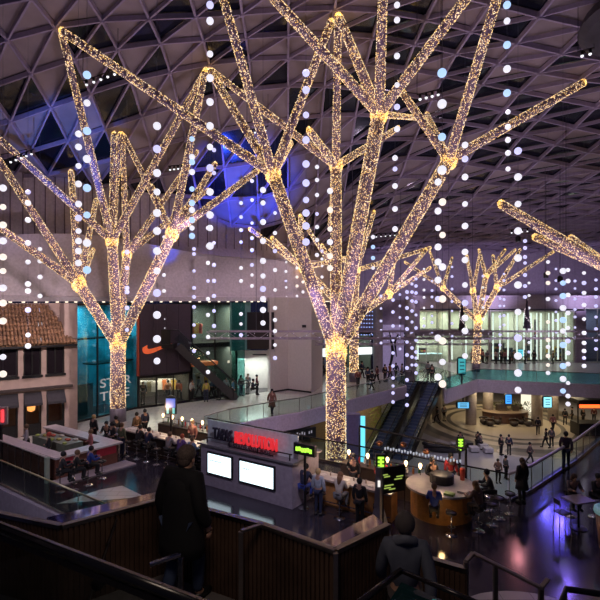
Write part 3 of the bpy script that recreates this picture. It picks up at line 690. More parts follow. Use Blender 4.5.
# stair shop
A3, B3 = (-8.7, 40.2), (-5.4, 42.6)
t, d, a = shop('two storey clothes shop behind the dark escalator', A3, B3, 0, 7.8, 4, mat('shop back 2', (0.045, 0.06, 0.06), 0.6), (0.9, 0.95, 0.85), 200, mull=1.7)
mb = MB(); mb.box((2.0, 2, 4.3), (4.0, 3.9, 0.35)); mb.build('upper_floor', M_DARK, t, local=True)
light('AREA', (-7.4, 42.6, 7.4), 330, (1, .82, .5), 2.4, size_y=1.6)
light('AREA', (-6.9, 43.0, 3.9), 200, (1, .85, .65), 2.4, size_y=1.6)
rail_of_clothes(184, 202, 5.95, 41.8, [4, 0, 2, 4, 6], 'upper floor clothes rail above the dark escalator', 'garments above the escalator')
rail_of_clothes(184, 216, 1.75, 42.0, [0, 0, 3, 7, 0, 4], 'ground floor clothes rail behind the escalator foot', 'garments behind the escalator foot')
mb = MB(); mb.prism([(-8.6, 39.5), (-6.9, 40.8), (-6.7, 40.5), (-8.4, 39.2)], 2.75, 2.85); mb.box((-7.7, 40.1, 2.98), (1.9, 1.2, 0.22), rz=0.62)
o = mb.build('shop_canopy', mat('orange canopy', (0.6, 0.16, 0.05), 0.6, emit=(1, .3, .1), es=.12)); tag(o, 'small orange canopy beneath the dark escalator', 'canopy')
# tall teal glass column
mb = MB(); mb.prism([(-5.55, 41.0), (-4.6, 41.7), (-4.75, 42.2), (-5.7, 41.6)], 0, 7.8); o = mb.build('glass_pylon', glass('pale teal glass', (0.45, 0.75, 0.72), 0.1)); tag(o, 'tall pale teal glass pylon left of the black screen', 'pylon')
mb = MB(); mb.prism([(-5.9, 42.1), (-4.3, 43.3), (-4.3, 43.6), (-5.9, 42.5)], 3.7, 7.8); o = mb.build('wall_panel', mat('teal wall panel', (0.12, 0.24, 0.25), 0.6)); tag(o, 'teal wall strip behind the glass pylon', 'wall panel')
# white store box with black screen
M_BOXW = mat('white box wall', (0.58, 0.52, 0.50), 0.6, vary=0.05)
t = thing('white_store_box', (-2.58, 43, 0), 'tall blank white store box right of the black screen', 'store wall')
mb = MB(); mb.prism([(-2.58, 43), (-1.07, 44.4), (-1.07, 44.8), (-2.8, 43.3)], 0, 8.2); mb.build('wall_face', M_BOXW, t)
mb = MB(); mb.prism([(-1.07, 44.4), (0.98, 43), (2.1, 46.5), (-1.0, 47)], 0, 8.2); mb.build('wall_face', M_BOXW, t)
mb = MB(); mb.prism([(-2.6, 42.97), (-1.07, 44.38), (0.98, 42.97), (0.98, 42.92), (-1.07, 44.3), (-2.6, 42.92)], 0, 0.14); mb.build('skirting', M_DARK, t)
mb = MB(); mb.box((0.35, 42.95, 5.75), (0.35, 0.3, 0.22)); mb.build('wall_speaker', M_DARK, t)
t = thing('white_kiosk_recess', (-5.3, 43.4, 0), 'brightly lit white recess with a slanted fascia below the black screen', 'kiosk')
mb = MB(); mb.box((-4.3, 45.6, 1.7), (3.6, 0.2, 3.4)); mb.box((-2.62, 44.4, 1.7), (0.12, 2.6, 3.4)); mb.build('recess_wall', M_BOXW, t)
mb = MB(); vs = [(-6.3, 43.4, 2.5), (-2.2, 43.3, 3.45), (-2.2, 43.3, 3.8), (-6.3, 43.4, 2.72)]; mb.add(vs+[(x, y+0.3, z) for x, y, z in vs], [(0, 1, 2, 3), (4, 7, 6, 5), (3, 2, 6, 7), (0, 4, 5, 1), (1, 5, 6, 2), (0, 3, 7, 4)]); mb.build('slanted_fascia', M_BOXW, t)
mb = MB(); mb.box((-3.5, 43.25, 3.28), (1.2, 0.04, 0.1)); mb.build('fascia_writing', M_DARK, t)
light('AREA', (-4.2, 44.0, 2.9), 170, (0.85, 1.0, 0.92), 2.4, size_y=1.4)
t = thing('video_screen', (-4.0, 43.2, 3.7), 'large unlit black screen over the white recess', 'screen')
mb = MB(); mb.box((-3.95, 43.2, 5.35), (3.45, 0.2, 3.2)); mb.build('screen_face', mat('black screen', (0.014, 0.008, 0.012), 0.3), t)
mb = MB()
for k in range(7): mb.box((-5.85, 43.15, 4.1+k*0.45), (0.3, 0.08, 0.12))
mb.build('side_lamp', emis('blue white bar', (0.6, 0.75, 1), .8), t)
mb = MB(); mb.box((-5.85, 43.3, 5.2), (0.42, 0.16, 3.9)); mb.build('side_housing', M_BLACK, t)

# ---- dark escalators
def escalator(label, top, bot, wd=1.0, side=M_DARK, stepm=None, lit=False):
    T = Vector(top); B = Vector(bot); d = (B-T); dh = Vector((d.x, d.y, 0)).normalized(); n = Vector((-dh.y, dh.x, 0))
    t = thing('escalator', B, label, 'escalator'); T2 = T-dh*1.4; B2 = B+dh*1.2
    st = MB(); ns = int(abs(d.z)/0.2)
    for i in range(ns):
        p = T.lerp(B, (i+.5)/ns); st.box(p-Vector((0, 0, 0.16)), (Vector((d.x, d.y, 0)).length/ns+0.02, wd, 0.3), rz=math.atan2(dh.y, dh.x))
    st.build('steps', stepm or mat('escalator steps', (0.14, 0.17, 0.30), 0.35, 0.5), t)
    for s in (-1, 1):
        o_ = n*s*(wd/2+0.1); sd = MB()
        sd.beam(T+o_-Vector((0, 0, .3)), B+o_-Vector((0, 0, .3)), 0.16, 0.6); sd.build('skirt', side, t)
        g = MB(); g.beam(T+o_+Vector((0, 0, .5)), B+o_+Vector((0, 0, .5)), 0.02, 0.75); g.build('glass_panel', M_GLASS, t)
        h = MB(); h.tube([T2+o_+Vector((0, 0, .3)), T2-dh*0.25+o_+Vector((0, 0, .65)), T2+o_+Vector((0, 0, .95)), T+o_+Vector((0, 0, .95)), B+o_+Vector((0, 0, .95)), B2+o_+Vector((0, 0, .95)), B2+dh*.25+o_+Vector((0, 0, .6)), B2+o_+Vector((0, 0, .3))], 0.045, 8); h.build('handrail', M_BLACK, t, True)
        l = MB(); l.beam(T+o_*0.93+Vector((0, 0, .1)), B+o_*0.93+Vector((0, 0, .1)), 0.03, 0.04); l.build('skirt_strip', M_CHROME, t)
    u = MB(); u.beam(T-Vector((0, 0, .55)), B-Vector((0, 0, .55)), wd+0.3, 0.2); u.build('underside', side, t)
    return t
escalator('left of the two long dark escalators climbing from the lower concourse', (10.9, 48.6, 0.1), (5.9, 40.6, -4.9), 1.1)
escalator('right of the two long dark escalators climbing from the lower concourse', (13.1, 48.6, 0.1), (8.1, 40.6, -4.9), 1.1, side=mat('black escalator side', (0.02, 0.018, 0.022), 0.3, .4))
escalator('dark escalator in front of the two storey clothes shop', (-9.6, 39.0, 4.75), (-5.3, 40.6, 0.35), 1.0, side=mat('brown black side', (0.035, 0.033, 0.035), 0.5))
mb = MB(); mb.box((-10.9, 38.6, 4.5), (2.6, 1.6, 0.3)); mb.box((-11, 37.9, 5.2), (2.4, .05, 1.1)); o = mb.build('escalator_landing', M_DARK); tag(o, 'dark landing bridging from the swoosh panel to the escalator head', 'landing')

# ---- shops on the far side (behind the central trunk)
t, d, a = shop('busy far shop with a long white illuminated fascia, behind the central trunk', (2.0, 55.5), (8.2, 57.5), 0, 4.2, 4, mat('far shop back', (0.14, 0.14, 0.12), 0.7), (0.9, 1.0, 0.85), 170, mull=2.0)
mb = MB(); mb.box((1.2, -0.15, 2.15), (3.3, 0.2, 0.9)); mb.build('lit_fascia', emis('white fascia', (0.92, 1, 1), 1.3), t, local=True)
mb = MB(); mb.box((5.4, -0.15, 2.2), (2.2, 0.2, 0.8)); mb.build('lit_fascia', MATS['white fascia'], t, local=True)
mb = MB(); mb.box((3.3, 62, 4), (1.0, 8, 8)); mb.box((8, 58.6, 6.1), (12, 0.4, 3.8)); o = mb.build('wall_far', mat('violet wall', (0.30, 0.25, 0.40), 0.6)); struct(o)
mb = MB()
for (x, y) in ((8.7, 55.8), (12.3, 55.9)): mb.prism([(x+.55*math.cos(k*PI/8), y+.55*math.sin(k*PI/8)) for k in range(16)], 0, 8.3)
struct(mb.build('trim_6', mat('grey column', (0.22, 0.2, 0.24), 0.5)))
t = thing('poster_wall', (10.5, 56.4, 0), 'lilac poster wall with dark figure shapes left of the escalator head', 'poster wall')
mb = MB(); mb.box((10.5, 56.6, 2.6), (2.5, 0.15, 5.2)); mb.build('poster_panel', mat('lilac poster', (0.35, 0.30, 0.5), 0.5, emit=(.5, .42, .8), es=.22), t)
mb = MB(); mb.tube([(10.2, 56.45, 0.6), (10.5, 56.45, 2.2), (10.1, 56.45, 4.4)], [.12, .2, .05], 6); mb.tube([(10.9, 56.45, 1.6), (10.7, 56.45, 3.2), (11.1, 56.45, 4.2)], [.05, .14, .06], 6); mb.build('dark_figure', M_BLACK, t)
mb = MB()
for k in range(6):
    for j in range(9): mb.ball((6.4+k*.3, 54.6, 4.2+j*0.42), 0.06, 6, 4)
o = mb.build('led_curtain', emis('blue led', (0.3, 0.45, 1.0), 1.8)); tag(o, 'curtain of tiny blue lights behind the central branches', 'light curtain'); o['kind'] = 'stuff'

# ---- bright glass shops on the right balcony
M_SHOPW = mat('pale green shop wall', (0.50, 0.49, 0.41), 0.6, vary=0.2, scale=.5)
def bright(label, p0, p1, Y, z0, z1, le, wm=None, mull=1.6, lc=(1.0, 1.0, 0.84)):
    return shop(label, ((p0-300)/F*Y, Y), ((p1-300)/F*Y, Y), z0, z1, 4.2, wm or M_SHOPW, lc, le, mull=mull, frame_m=mat('pale fin', (0.55, 0.56, 0.52), 0.5), ceil_es=2.0)
bright('pale upper glass shop front above the escalator head', 415, 449, 64, 4.1, 6.7, 260)
bright('pale ground level glass shop front behind the escalator head', 415, 449, 64, 0, 3.5, 220)
bright('upper glazed storey over the crowded boutique on the right', 450, 489, 64, 4.1, 6.7, 260)
bright('crowded lower boutique between the distant tree and the glass fins', 450, 489, 64, 0, 3.5, 170)
bright('tallest bright glass shop with vertical white fins', 490, 574, 64, 0, 6.7, 520)
bright('dimmer mauve shop with a teal door at the right edge', 585, 622, 64, 0, 7.0, 70, mat('mauve shop wall', (0.3, 0.25, 0.36), .6), lc=(.7, .9, 1))
mb = MB(); mb.box(((580-300)/F*64, 64.1, 3.3), (1.3, 0.6, 6.6)); struct(mb.build('trim_7', mat('mauve pier', (0.36, 0.3, 0.4), 0.6)))
mb = MB(); mb.box((19.3, 63.6, 3.8), (10.2, 0.5, 0.6)); struct(mb.build('trim_8', mat('dark spandrel', (0.2, 0.17, 0.22), 0.6)))
for k, px in enumerate((418, 452, 466, 493, 500, 508, 517, 524, 531, 537, 541, 549, 553, 558, 566, 572)):
    Y = 64.8; x = (px-300)/F*Y; z1 = 6.0 if px > 489 else 3.2
    mb = MB(); mb.box((0, 0, z1/2+0.3), (0.13, 0.2, z1)); o = mb.build('light_fin', emis('fin light', (0.97, 1.0, 0.88), 1.25), None, local=True); o.location = (x, Y, 0.0)
    tag(o, 'vertical white light fin inside the bright glass shops', 'light fin', 'light fins in the glass shops')
# boutique furniture: display tables & racks & stacked lights
for k, (px, z) in enumerate(((424, 0), (437, 0), (430, 0))):
    Y = 65.5+k*.4; x = (px-300)/F*Y; t = thing('display_table', (x, Y, 0), 'white display counter in the ground level shop by the escalator head, %s' % ('left one', 'right one', 'middle one')[k], 'display table')
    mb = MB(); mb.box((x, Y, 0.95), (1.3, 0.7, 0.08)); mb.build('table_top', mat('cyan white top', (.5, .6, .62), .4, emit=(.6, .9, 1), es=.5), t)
    mb = MB(); mb.box((x, Y, 0.45), (1.1, 0.5, 0.9)); mb.build('table_body', M_SHOPW, t)
rail_of_clothes(492, 512, 1.5, 66.5, [1, 6, 0, 7, 3, 1], 'clothes rail at the left end of the finned glass shop', 'garments in the glass shops', .3)
rail_of_clothes(472, 488, 1.5, 66, [1, 3, 0, 6, 1], 'clothes rail in the crowded lower boutique', 'garments in the glass shops', .3)
rail_of_clothes(546, 556, 1.7, 67, [4, 0, 7, 4], 'clothes rail right of centre in the finned glass shop', 'garments in the glass shops', .3)
# teal round-cornered totem & other small signs on the balcony
def totem(label, px, py, w_, h_, Y, z0, col, es, name='display_totem'):
    p = pt(px, py, Y); t = thing(name, (p.x, Y, z0), label, 'digital sign')
    r = min(w_, h_)*.28; pts = []
    for cx_, cz_, a0 in ((w_/2-r, h_/2-r, 0), (-w_/2+r, h_/2-r, PI/2), (-w_/2+r, -h_/2+r, PI), (w_/2-r, -h_/2+r, 1.5*PI)):
        pts += [(cx_+r*math.cos(a0+k*PI/8), cz_+r*math.sin(a0+k*PI/8)) for k in range(5)]
    n = len(pts); mb = MB(); mb.add([(p.x+x, Y-.1, p.z+z) for x, z in pts]+[(p.x+x, Y+.1, p.z+z) for x, z in pts], [tuple(range(n)), tuple(range(2*n-1, n-1, -1))]+[(i, i+n, (i+1)%n+n, (i+1)%n) for i in range(n)]); mb.build('housing', M_BLACK, t)
    mb = MB(); mb.box((p.x, Y-.13, p.z), (w_*.78, .05, h_*.82)); mb.build('screen', emis('screen '+label[:20], col, es), t)
    for q in range(3):
        mb = MB(); mb.box((p.x, Y-.165, p.z+h_*(.22-.2*q)), (w_*.5, .03, h_*.06)); mb.build('screen_mark', mat('screen mark', (.01, .03, .05), .4), t)
    mb = MB()
    if z0 < -4: mb.box((p.x, Y, (-.36+p.z+h_/2)/2), (.1, .1, abs(-.36-p.z-h_/2))); mb.build('hanger', M_DARK, t)
    else: mb.box((p.x, Y, (z0+p.z-h_/2)/2), (.12, .12, p.z-h_/2-z0)); mb.build('stand', M_DARK, t)
totem('rounded teal display totem at the balcony corner', 461.5, 366, .85, 1.75, 47.8, 0.0, (0.05, 0.45, 0.5), .9)
totem('blue lit totem by the far black screen corner of the white box', 314.5, 376, .55, 1.9, 47, 0.0, (0.1, 0.25, 0.6), .7)
totem('blue totem screen in the lower concourse between the columns', 508, 399, .75, 1.1, 51, -5, (0.05, 0.35, 1.0), 1.4)
totem('bright cyan totem screen right of the lower concourse column', 547, 402, .95, 1.2, 49, -5, (0.3, 0.85, 1.0), 1.4)
totem('wide blue screen on the left column of the lower concourse', 463, 405, 1.4, .7, 50, -5, (0.15, 0.55, 0.9), 1.0)
totem('small bright cyan screen in the boutique window on the balcony', 519.5, 353, 1.1, 1.1, 65.5, 0, (0.15, 0.8, 1.0), 1.2)
# dark slim decorated trees by the walkway truss
def xmas(px, py, h, Y, label):
    p = pt(px, py, Y); t = thing('decorated_tree', p, label, 'decorated tree'); mb = MB()
    for k in range(7):
        f = k/7; mb.lathe([(0.26*(1-f)+.05, 0), (0.22*(1-f)+.03, h*.09), (0.03, h*.2)], (p.x, Y, p.z+h*(.1+.8*f*.95)), 9)
    mb.build('foliage', mat('dark fir', (0.05, 0.035, 0.06), 0.9), t)
    mb = MB(); mb.tube([p, p+Vector((0, 0, h*.3))], .06, 6); mb.build('stem', M_DARK, t)
    mb = MB()
    for k in range(22):
        f = (k*0.618) % 1; a = k*2.4; r = .36*(1-f)+.03; mb.ball((p.x+r*math.cos(a), Y+r*math.sin(a), p.z+h*(.12+.8*f)), .035, 5, 4)
    o = mb.build('tree_lights', emis('pink tree light', (1, .8, .9), 1.2), t); tag(o, kind='stuff')
# lattice walkway truss
def truss(label, x0, x1, Y, z, h, dpt, mname):
    t = thing('walkway_truss', (x0, Y, z), label, 'truss')
    mtr = mat(mname, (0.34, 0.27, 0.36), 0.5, 0.2)
    ch = MB()
    for dy in (0, dpt):
        for zz in (z, z+h): ch.beam((x0, Y+dy, zz), (x1, Y+dy, zz), 0.09, 0.07)
    ch.build('chord', mtr, t); la = MB(); n = int((x1-x0)/0.8)
    for i in range(n):
        a = x0+(x1-x0)*i/n; b = x0+(x1-x0)*(i+1)/n
        la.beam((a, Y, z if i % 2 else z+h), (b, Y, z+h if i % 2 else z), 0.035, 0.035); la.beam((a, Y, z), (a, Y+dpt, z), 0.04, 0.04)
        la.beam((a, Y, z), (b, Y+dpt, z), 0.03, 0.03)
    la.build('lattice', mtr, t); hg = MB()
    for i in range(5):
        a = x0+(x1-x0)*(i+.5)/5; hg.tube([(a, Y+dpt/2, z+h), (a, Y+dpt/2, zroof(a, Y+dpt/2)-.2)], .02, 5)
    hg.build('hanger', M_CABLE, t); 
    sm = MB()
    for i in range(int((x1-x0)/.5)): sm.ball((x0+.5*i+.2, Y-.05, z+h*(.5+.3*math.sin(i*2.1))), .035, 5, 4)
    tag(sm.build('truss_light', emis('lilac pin light', (.85, .75, 1), 1.0), t), kind='stuff')
truss('long pale lattice truss spanning the hall at mid height', -7.2, 30.5, 38.5, 5.0, .55, 1.3, 'lilac steel')
truss('shorter second lattice truss just behind and below the long one', 1.0, 17.0, 44, 4.05, .5, 1.3, 'lilac steel')
xmas(462, 334, 2.9, 40, 'slim dark decorated tree standing on the long truss left of the distant light tree')
xmas(527, 332, 2.9, 40, 'slim dark decorated tree standing on the long truss before the finned shop')

# ---- lower concourse
for k, (px, py) in enumerate(((471, 424), (488, 419), (537, 425), (553, 419), (437, 419), (425, 421), (402, 425))):
    p = gp(px, py, -5); mb = MB(); mb.prism([(p.x+.55*math.cos(q*PI/10), p.y+.55*math.sin(q*PI/10)) for q in range(20)], -5, -0.35); o = mb.build('round_column', mat('cream column', (0.42, 0.37, 0.33), 0.5), None, True)
    tag(o, 'cream column in the lower concourse, ' + ('carrying the wide blue screen', 'second left of the round cafe', 'between the white panel and the cyan totem', 'just right of the cyan totem', 'right of the escalators', 'seen past the right escalator', 'left of the escalator foot')[k], 'column')
p = pt(353, 430, 37); t = thing('lit_pillar', (p.x, 37, -5), 'purple pillar edged with two vertical cyan light strips beside the central trunk', 'pillar')
mb = MB(); mb.box((p.x, 37, -2.7), (1.0, 0.7, 4.6)); mb.build('pillar_body', mat('violet pillar', (0.18, 0.14, 0.28), 0.4), t)
for s in (-1, 1):
    mb = MB(); mb.box((p.x+s*.68, 36.6, -2.7), (.2+.12*(s > 0), .12, 4.4)); mb.build('light_strip', E_CYAN, t)
mb = MB(); mb.box((4.2, 46, -2.6), (6.5, .3, 4.8)); o = mb.build('wall_lower_inner', mat('amber lower wall', (.45, .33, .2), .6)); struct(o)
# green-gold foliage strip beside escalator
random.seed(3); mb = MB()
for k in range(420):
    f = random.random(); x = 6.2+2.6*f+random.uniform(-.45, .45); y = 43.5+3.5*f+random.uniform(-.3, .3); z = -5+4.3*random.random()
    r = .09; mb.beam((x-r, y, z), (x+r, y, z+random.uniform(-.1, .1)), .14, .02)
o = mb.build('green_planting', mat('lit leaves', (.32, .36, .08), .7)); tag(o, 'golden green planting screen left of the escalators', 'planting'); o['kind'] = 'stuff'
# round cafe in the ring
c0 = gp(505, 421, -5)
t = thing('round_cafe_counter', c0, 'round cafe island with brown counter on the ringed floor', 'cafe counter')
mb = MB(); mb.prism([(c0.x+2.4*math.cos(k*PI/12), c0.y+1.3*math.sin(k*PI/12)) for k in range(24)], -5, -3.95); mb.build('counter_body', mat('cafe brown', (.12, .06, .035), .5), t)
mb = MB(); mb.prism([(c0.x+2.5*math.cos(k*PI/12), c0.y+1.4*math.sin(k*PI/12)) for k in range(24)], -3.95, -3.88); mb.build('counter_top', mat('cafe top', (.3, .22, .15), .3), t)
mb = MB(); mb.box((c0.x-.4, c0.y, -3.5), (1.0, .6, .7)); mb.build('coffee_machine', M_STEEL, t); mb = MB(); mb.box((c0.x+1.1, c0.y, -3.6), (.6, .6, .5)); mb.build('cake_case', M_STEEL, t)
for k, px in enumerate((484, 490, 497, 514, 521, 528)):
    p = gp(px, 424+(k % 2)*2, -5); t = thing('cafe_armchair', p, 'dark tub chair beside the round cafe island, %s along the front' % ordn[k], 'armchair', 'tub chairs around the cafe')
    mb = MB(); mb.lathe([(.36, .12), (.42, .2), (.42, .45), (.1, .47)], p, 12); mb.build('seat', mat('dark leather', (.035, .025, .022), .5), t, True)
    mb = MB(); mb.tube([(p.x+.42*math.cos(a_), p.y+.42*math.sin(a_), -4.35) for a_ in [q*PI/8-PI*.1 for q in range(10)]], .09, 8); mb.build('backrest', MATS['dark leather'], t, True)
    mb = MB(); mb.lathe([(.25, 0), (.25, .12)], p, 8); mb.build('plinth', M_DARK, t)
for k, px in enumerate((492, 503, 516, 526)):
    p = gp(px, 419, -5); t = thing('potted_plant', p, 'bushy potted plant at the round cafe, %s from the left' % ordn[k], 'plant')
    mb = MB(); mb.lathe([(.2, 0), (.28, .6), (.24, .62)], p, 10); mb.build('pot', M_DARK, t)
    mb = MB()
    for q in range(90):
        v = Vector((random.gauss(0, 1), random.gauss(0, 1), random.gauss(0, 1))).normalized()*random.uniform(.3, .75); c = p+Vector((0, 0, 1.3))+v
        mb.beam(c-v*.12, c+v*.12, .12, .01)
    mb.build('foliage', mat('dim leaves', (.10, .13, .04), .8), t)
p = gp(527, 412, -5); mb = MB(); mb.box((p.x, p.y, -3.55), (1.3, .25, 2.9)); o = mb.build('advert_lightbox', emis('cream light panel', (1, .93, .7), 1.1)); tag(o, 'upright cream glowing panel behind the round cafe', 'light panel')
# red-lit kiosk
p = pt(592, 408, 48); t = thing('red_lit_kiosk', (p.x, 48, -5), 'dark kiosk with a glowing red orange band at the right edge of the lower concourse', 'kiosk')
mb = MB(); mb.box((p.x, 48.5, -4.4), (2.8, 1.6, 1.2)); mb.build('kiosk_counter', M_BLACK, t)
mb = MB(); mb.box((p.x, 47.6, -2.12), (2.8, .12, .3)); mb.build('red_band', emis('red neon', (1, .12, .02), 2.4), t)
mb = MB(); mb.box((p.x, 48.5, -1.75), (3.0, 1.8, .4)); mb.build('kiosk_roof', M_BLACK, t)
mb = MB()
for s in (-1, 1): mb.box((p.x+s*1.35, 48, -3.2), (.1, .1, 2.6))
mb.build('kiosk_post', M_BLACK, t)
# lounge
p = gp(444, 450, -5); t = thing('curved_sofa', p, 'curved black sofa in the lower lounge beside the escalator', 'sofa')
arc = [(p.x+1.55*math.cos(a_), p.y+.85*math.sin(a_)) for a_ in [PI+q*PI/10 for q in range(11)]]
mb = MB(); mb.tube([(x, y, -4.72) for x, y in arc], .27, 8); mb.build('seat', mat('black sofa', (.02, .018, .025), .5), t, True)
mb = MB(); mb.tube([(p.x+(x-p.x)*1.15, p.y+(y-p.y)*1.15, -4.4) for x, y in arc], .16, 8); mb.build('backrest', MATS['black sofa'], t, True)
for k, (px, py) in enumerate(((456, 448), (468, 447), (474, 452), (483, 449), (488, 453))):
    p = gp(px, py, -5); t = thing('lounge_pouf', p, 'low lounge seat, %s from the left in the lower lounge' % ordn[k], 'pouf')
    mb = MB(); mb.box((p.x, p.y, -4.72), (.75, .7, .4)); mb.build('cushion', [mat('pale seat', (.42, .4, .42), .6), M_BLACK][k % 2 if k < 3 else 0], t, bevel=.06)
    mb = MB(); mb.box((p.x, p.y, -4.95), (.6, .55, .1)); mb.build('base', M_DARK, t)
p = gp(459, 451, -5)
# lights under the slab
for x, y, e in ((20, 52, 400), (27, 52, 350), (34, 52, 260), (14, 60, 280), (22, 61, 350), (30, 60, 300), (4.5, 44, 120)):
    light('AREA', (x, y, -.8), e*0.48, (1.0, .78, .48), 3.5)
light('SPOT', (15, 36, 9), 2200, (.8, .8, 1.0), .3, rot=(15.5, 38, -5), spot=math.radians(60))
# dark sign band with white marks below the curved walkway
t = thing('hanging_menu_band', (-.5, 34.4, -1.4), 'long black menu band with pale marks beneath the curved walkway', 'sign')
mb = MB(); mb.beam((-2.9, 33.0, -1.45), (1.1, 35.8, -1.45), .15, .75); mb.build('band', M_BLACK, t)
for k in range(22):
    f = .04+.92*k/22
    if k % 5 == 4: continue
    mb = MB(); mb.box((-2.9+4.0*f+.05, 33.0+2.8*f-.12, -1.35+.06*math.sin(k*3)), (.09, .02, .18), rz=.61); mb.build('band_mark', mat('pale marks', (.4, .4, .45), .6, emit=(.6, .6, .7), es=.3), t)
# spotlight bars under the roof
def spotbar(px0, py0, px1, py1, Y, n, label):
    a = pt(px0, py0, Y); b = pt(px1, py1, Y+.8); t = thing('spotlight_bar', a, label, 'spotlight')
    mb = MB(); mb.tube([a+Vector((0, 0, .25)), b+Vector((0, 0, .25))], .035, 6); mb.tube([a+Vector((0, 0, .25)), Vector((a.x, a.y, zroof(a.x, a.y)))], .015, 5); mb.tube([b+Vector((0, 0, .25)), Vector((b.x, b.y, zroof(b.x, b.y)))], .015, 5); mb.build('bar', M_DARK, t)
    for i in range(n):
        p = a.lerp(b, (i+.5)/n); mb = MB(); mb.tube([p+Vector((0, 0, .22)), p+Vector((0, -.05, .02))], .07, 8); h = mb.build('lamp_head', M_DARK, t)
        mb = MB(); mb.ball(p, .075, 8, 6); mb.build('lens', emis('spot lens', (.95, .95, 1), 1.3), h, True)
spotbar(83, 86, 118, 73, 26, 5, 'bar of small spotlights near the upper left branch tip')
spotbar(8, 163, 34, 153, 30, 5, 'bar of small spotlights at the left edge under the roof')
spotbar(168, 170, 184, 168, 34, 4, 'bar of small spotlights between the left and centre trees')
spotbar(247, 134, 268, 130, 33, 4, 'bar of small spotlights just left of the centre tree node')
spotbar(417, 100, 441, 94, 24, 4, 'bar of small spotlights left of the right-hand node')
spotbar(374, 237, 397, 235, 48, 5, 'far bar of small spotlights right of the central trunk')
spotbar(578, 57, 594, 53, 23, 2, 'bar with two small spotlights at the upper right')
spotbar(509, 233, 530, 231, 42, 4, 'far bar of small spotlights above the balcony shops')

GOODS = []
for c_ in ((.35, .08, .06), (.45, .43, .4), (.08, .1, .2), (.35, .27, .1)):
    mb = MB(); mb.box((0, 0, .12), (.26, .3, .24)); o = mb.build('x', mat('goods %.2f' % c_[2], c_, .8), None, local=True); GOODS.append(o.data); bpy.data.objects.remove(o)
# dark merchandise shelves inside the bright shops
for k, (px, w_, h_, y_) in enumerate(((498, 1.9, 2.3, 66.2), (508, 1.4, 1.7, 65.6), (528, 1.0, 3.0, 66.0), (560, 1.0, 1.6, 66.2), (422, 1.2, 1.6, 66.4), (480, 2.0, 1.6, 66.3), (537, .6, 5.4, 66.6))):
    x = (px-300)/F*y_; t = thing('merchandise_shelf', (x, y_, 0), 'dark merchandise shelf in the bright shops, ' + ('wide one at the left of the finned shop', 'lower one right of the wide shelf', 'tall one at the centre of the finned shop', 'short one at the right of the finned shop', 'one behind the escalator head', 'one in the crowded boutique', 'tallest narrow one')[k], 'shelf')
    mb = MB(); mb.box((x, y_+.2, h_/2), (w_, .08, h_))
    for q in range(4): mb.box((x, y_, .1+h_*q/3.2), (w_, .45, .06))
    mb.build('shelf_frame', mat('dark shelf', (.07, .06, .07), .6), t)
    n = 0
    for q in range(3):
        for r in range(int(w_/.35)):
            g_ = bpy.data.objects.new('folded_goods', GOODS[(q*3+r*5+k) % 4]) if 'GOODS' in globals() else None
            if g_ is None: break
            C.objects.link(g_); g_.location = (x-w_/2+.2+r*.35, y_, .13+h_*q/3.2); tag(g_, 'folded goods on the dark shelves inside the bright shops', 'goods', 'folded goods on the dark shelves')
# ------------------------------------------------------------- people
def skin_mesh(verts, edges, rad, levels=1):
    me = bpy.data.meshes.new('sk'); me.from_pydata(verts, edges, []); o = bpy.data.objects.new('sk', me); C.objects.link(o)
    o.modifiers.new('s', 'SKIN').use_smooth_shade = True
    for i, r in enumerate(rad):
        q = me.skin_vertices[0].data[i]; q.radius = r if isinstance(r, tuple) else (r, r); q.use_root = (i == 0)
    s = o.modifiers.new('u', 'SUBSURF'); s.levels = levels; s.render_levels = levels
    dg = bpy.context.evaluated_depsgraph_get(); out = bpy.data.meshes.new_from_object(o.evaluated_get(dg))
    bpy.data.objects.remove(o); bpy.data.meshes.remove(me)
    out.polygons.foreach_set('use_smooth', [True]*len(out.polygons)); return out
J0 = dict(pel=(0, 0, .95), wai=(0, .0, 1.10), che=(0, .0, 1.30), nek=(0, .01, 1.46), hd=(0, -.015, 1.56), top=(0, -.01, 1.67), nose=(0, -.115, 1.565),
  shl=(-.18, .01, 1.41), ell=(-.25, .03, 1.13), wrl=(-.25, -.06, .90), hal=(-.245, -.09, .80), shr=(.18, .01, 1.41), elr=(.25, .03, 1.13), wrr=(.25, -.06, .90), har=(.245, -.09, .80),
  hil=(-.09, 0, .90), knl=(-.10, -.02, .50), anl=(-.10, .02, .09), tol=(-.11, -.15, .04), hir=(.09, 0, .90), knr=(.10, -.02, .50), anr=(.10, .02, .09), tor=(.11, -.15, .04))
def pose(**kw):
    j = dict(J0); j.update(kw); return j
def seated(s, lean=.12, reach=.34):
    z = s+.12; L = lean
    return pose(pel=(0, 0, z), wai=(0, -L*.3, z+.16), che=(0, -L*.8, z+.36), nek=(0, -L, z+.52), hd=(0, -L-.04, z+.62), top=(0, -L-.04, z+.73), nose=(0, -L-.14, z+.61),
      shl=(-.18, -L*.8, z+.47), ell=(-.23, -L-.08, z+.22), wrl=(-.17, -L-reach, z+.27), hal=(-.14, -L-reach-.08, z+.27), shr=(.18, -L*.8, z+.47), elr=(.23, -L-.08, z+.22), wrr=(.17, -L-reach, z+.27), har=(.14, -L-reach-.08, z+.27),
      hil=(-.09, -.02, z-.02), knl=(-.13, -.42, z-.02), anl=(-.12, -.36, z-.42), tol=(-.12, -.50, z-.46), hir=(.09, -.02, z-.02), knr=(.13, -.42, z-.02), anr=(.12, -.36, z-.42), tor=(.12, -.50, z-.46))
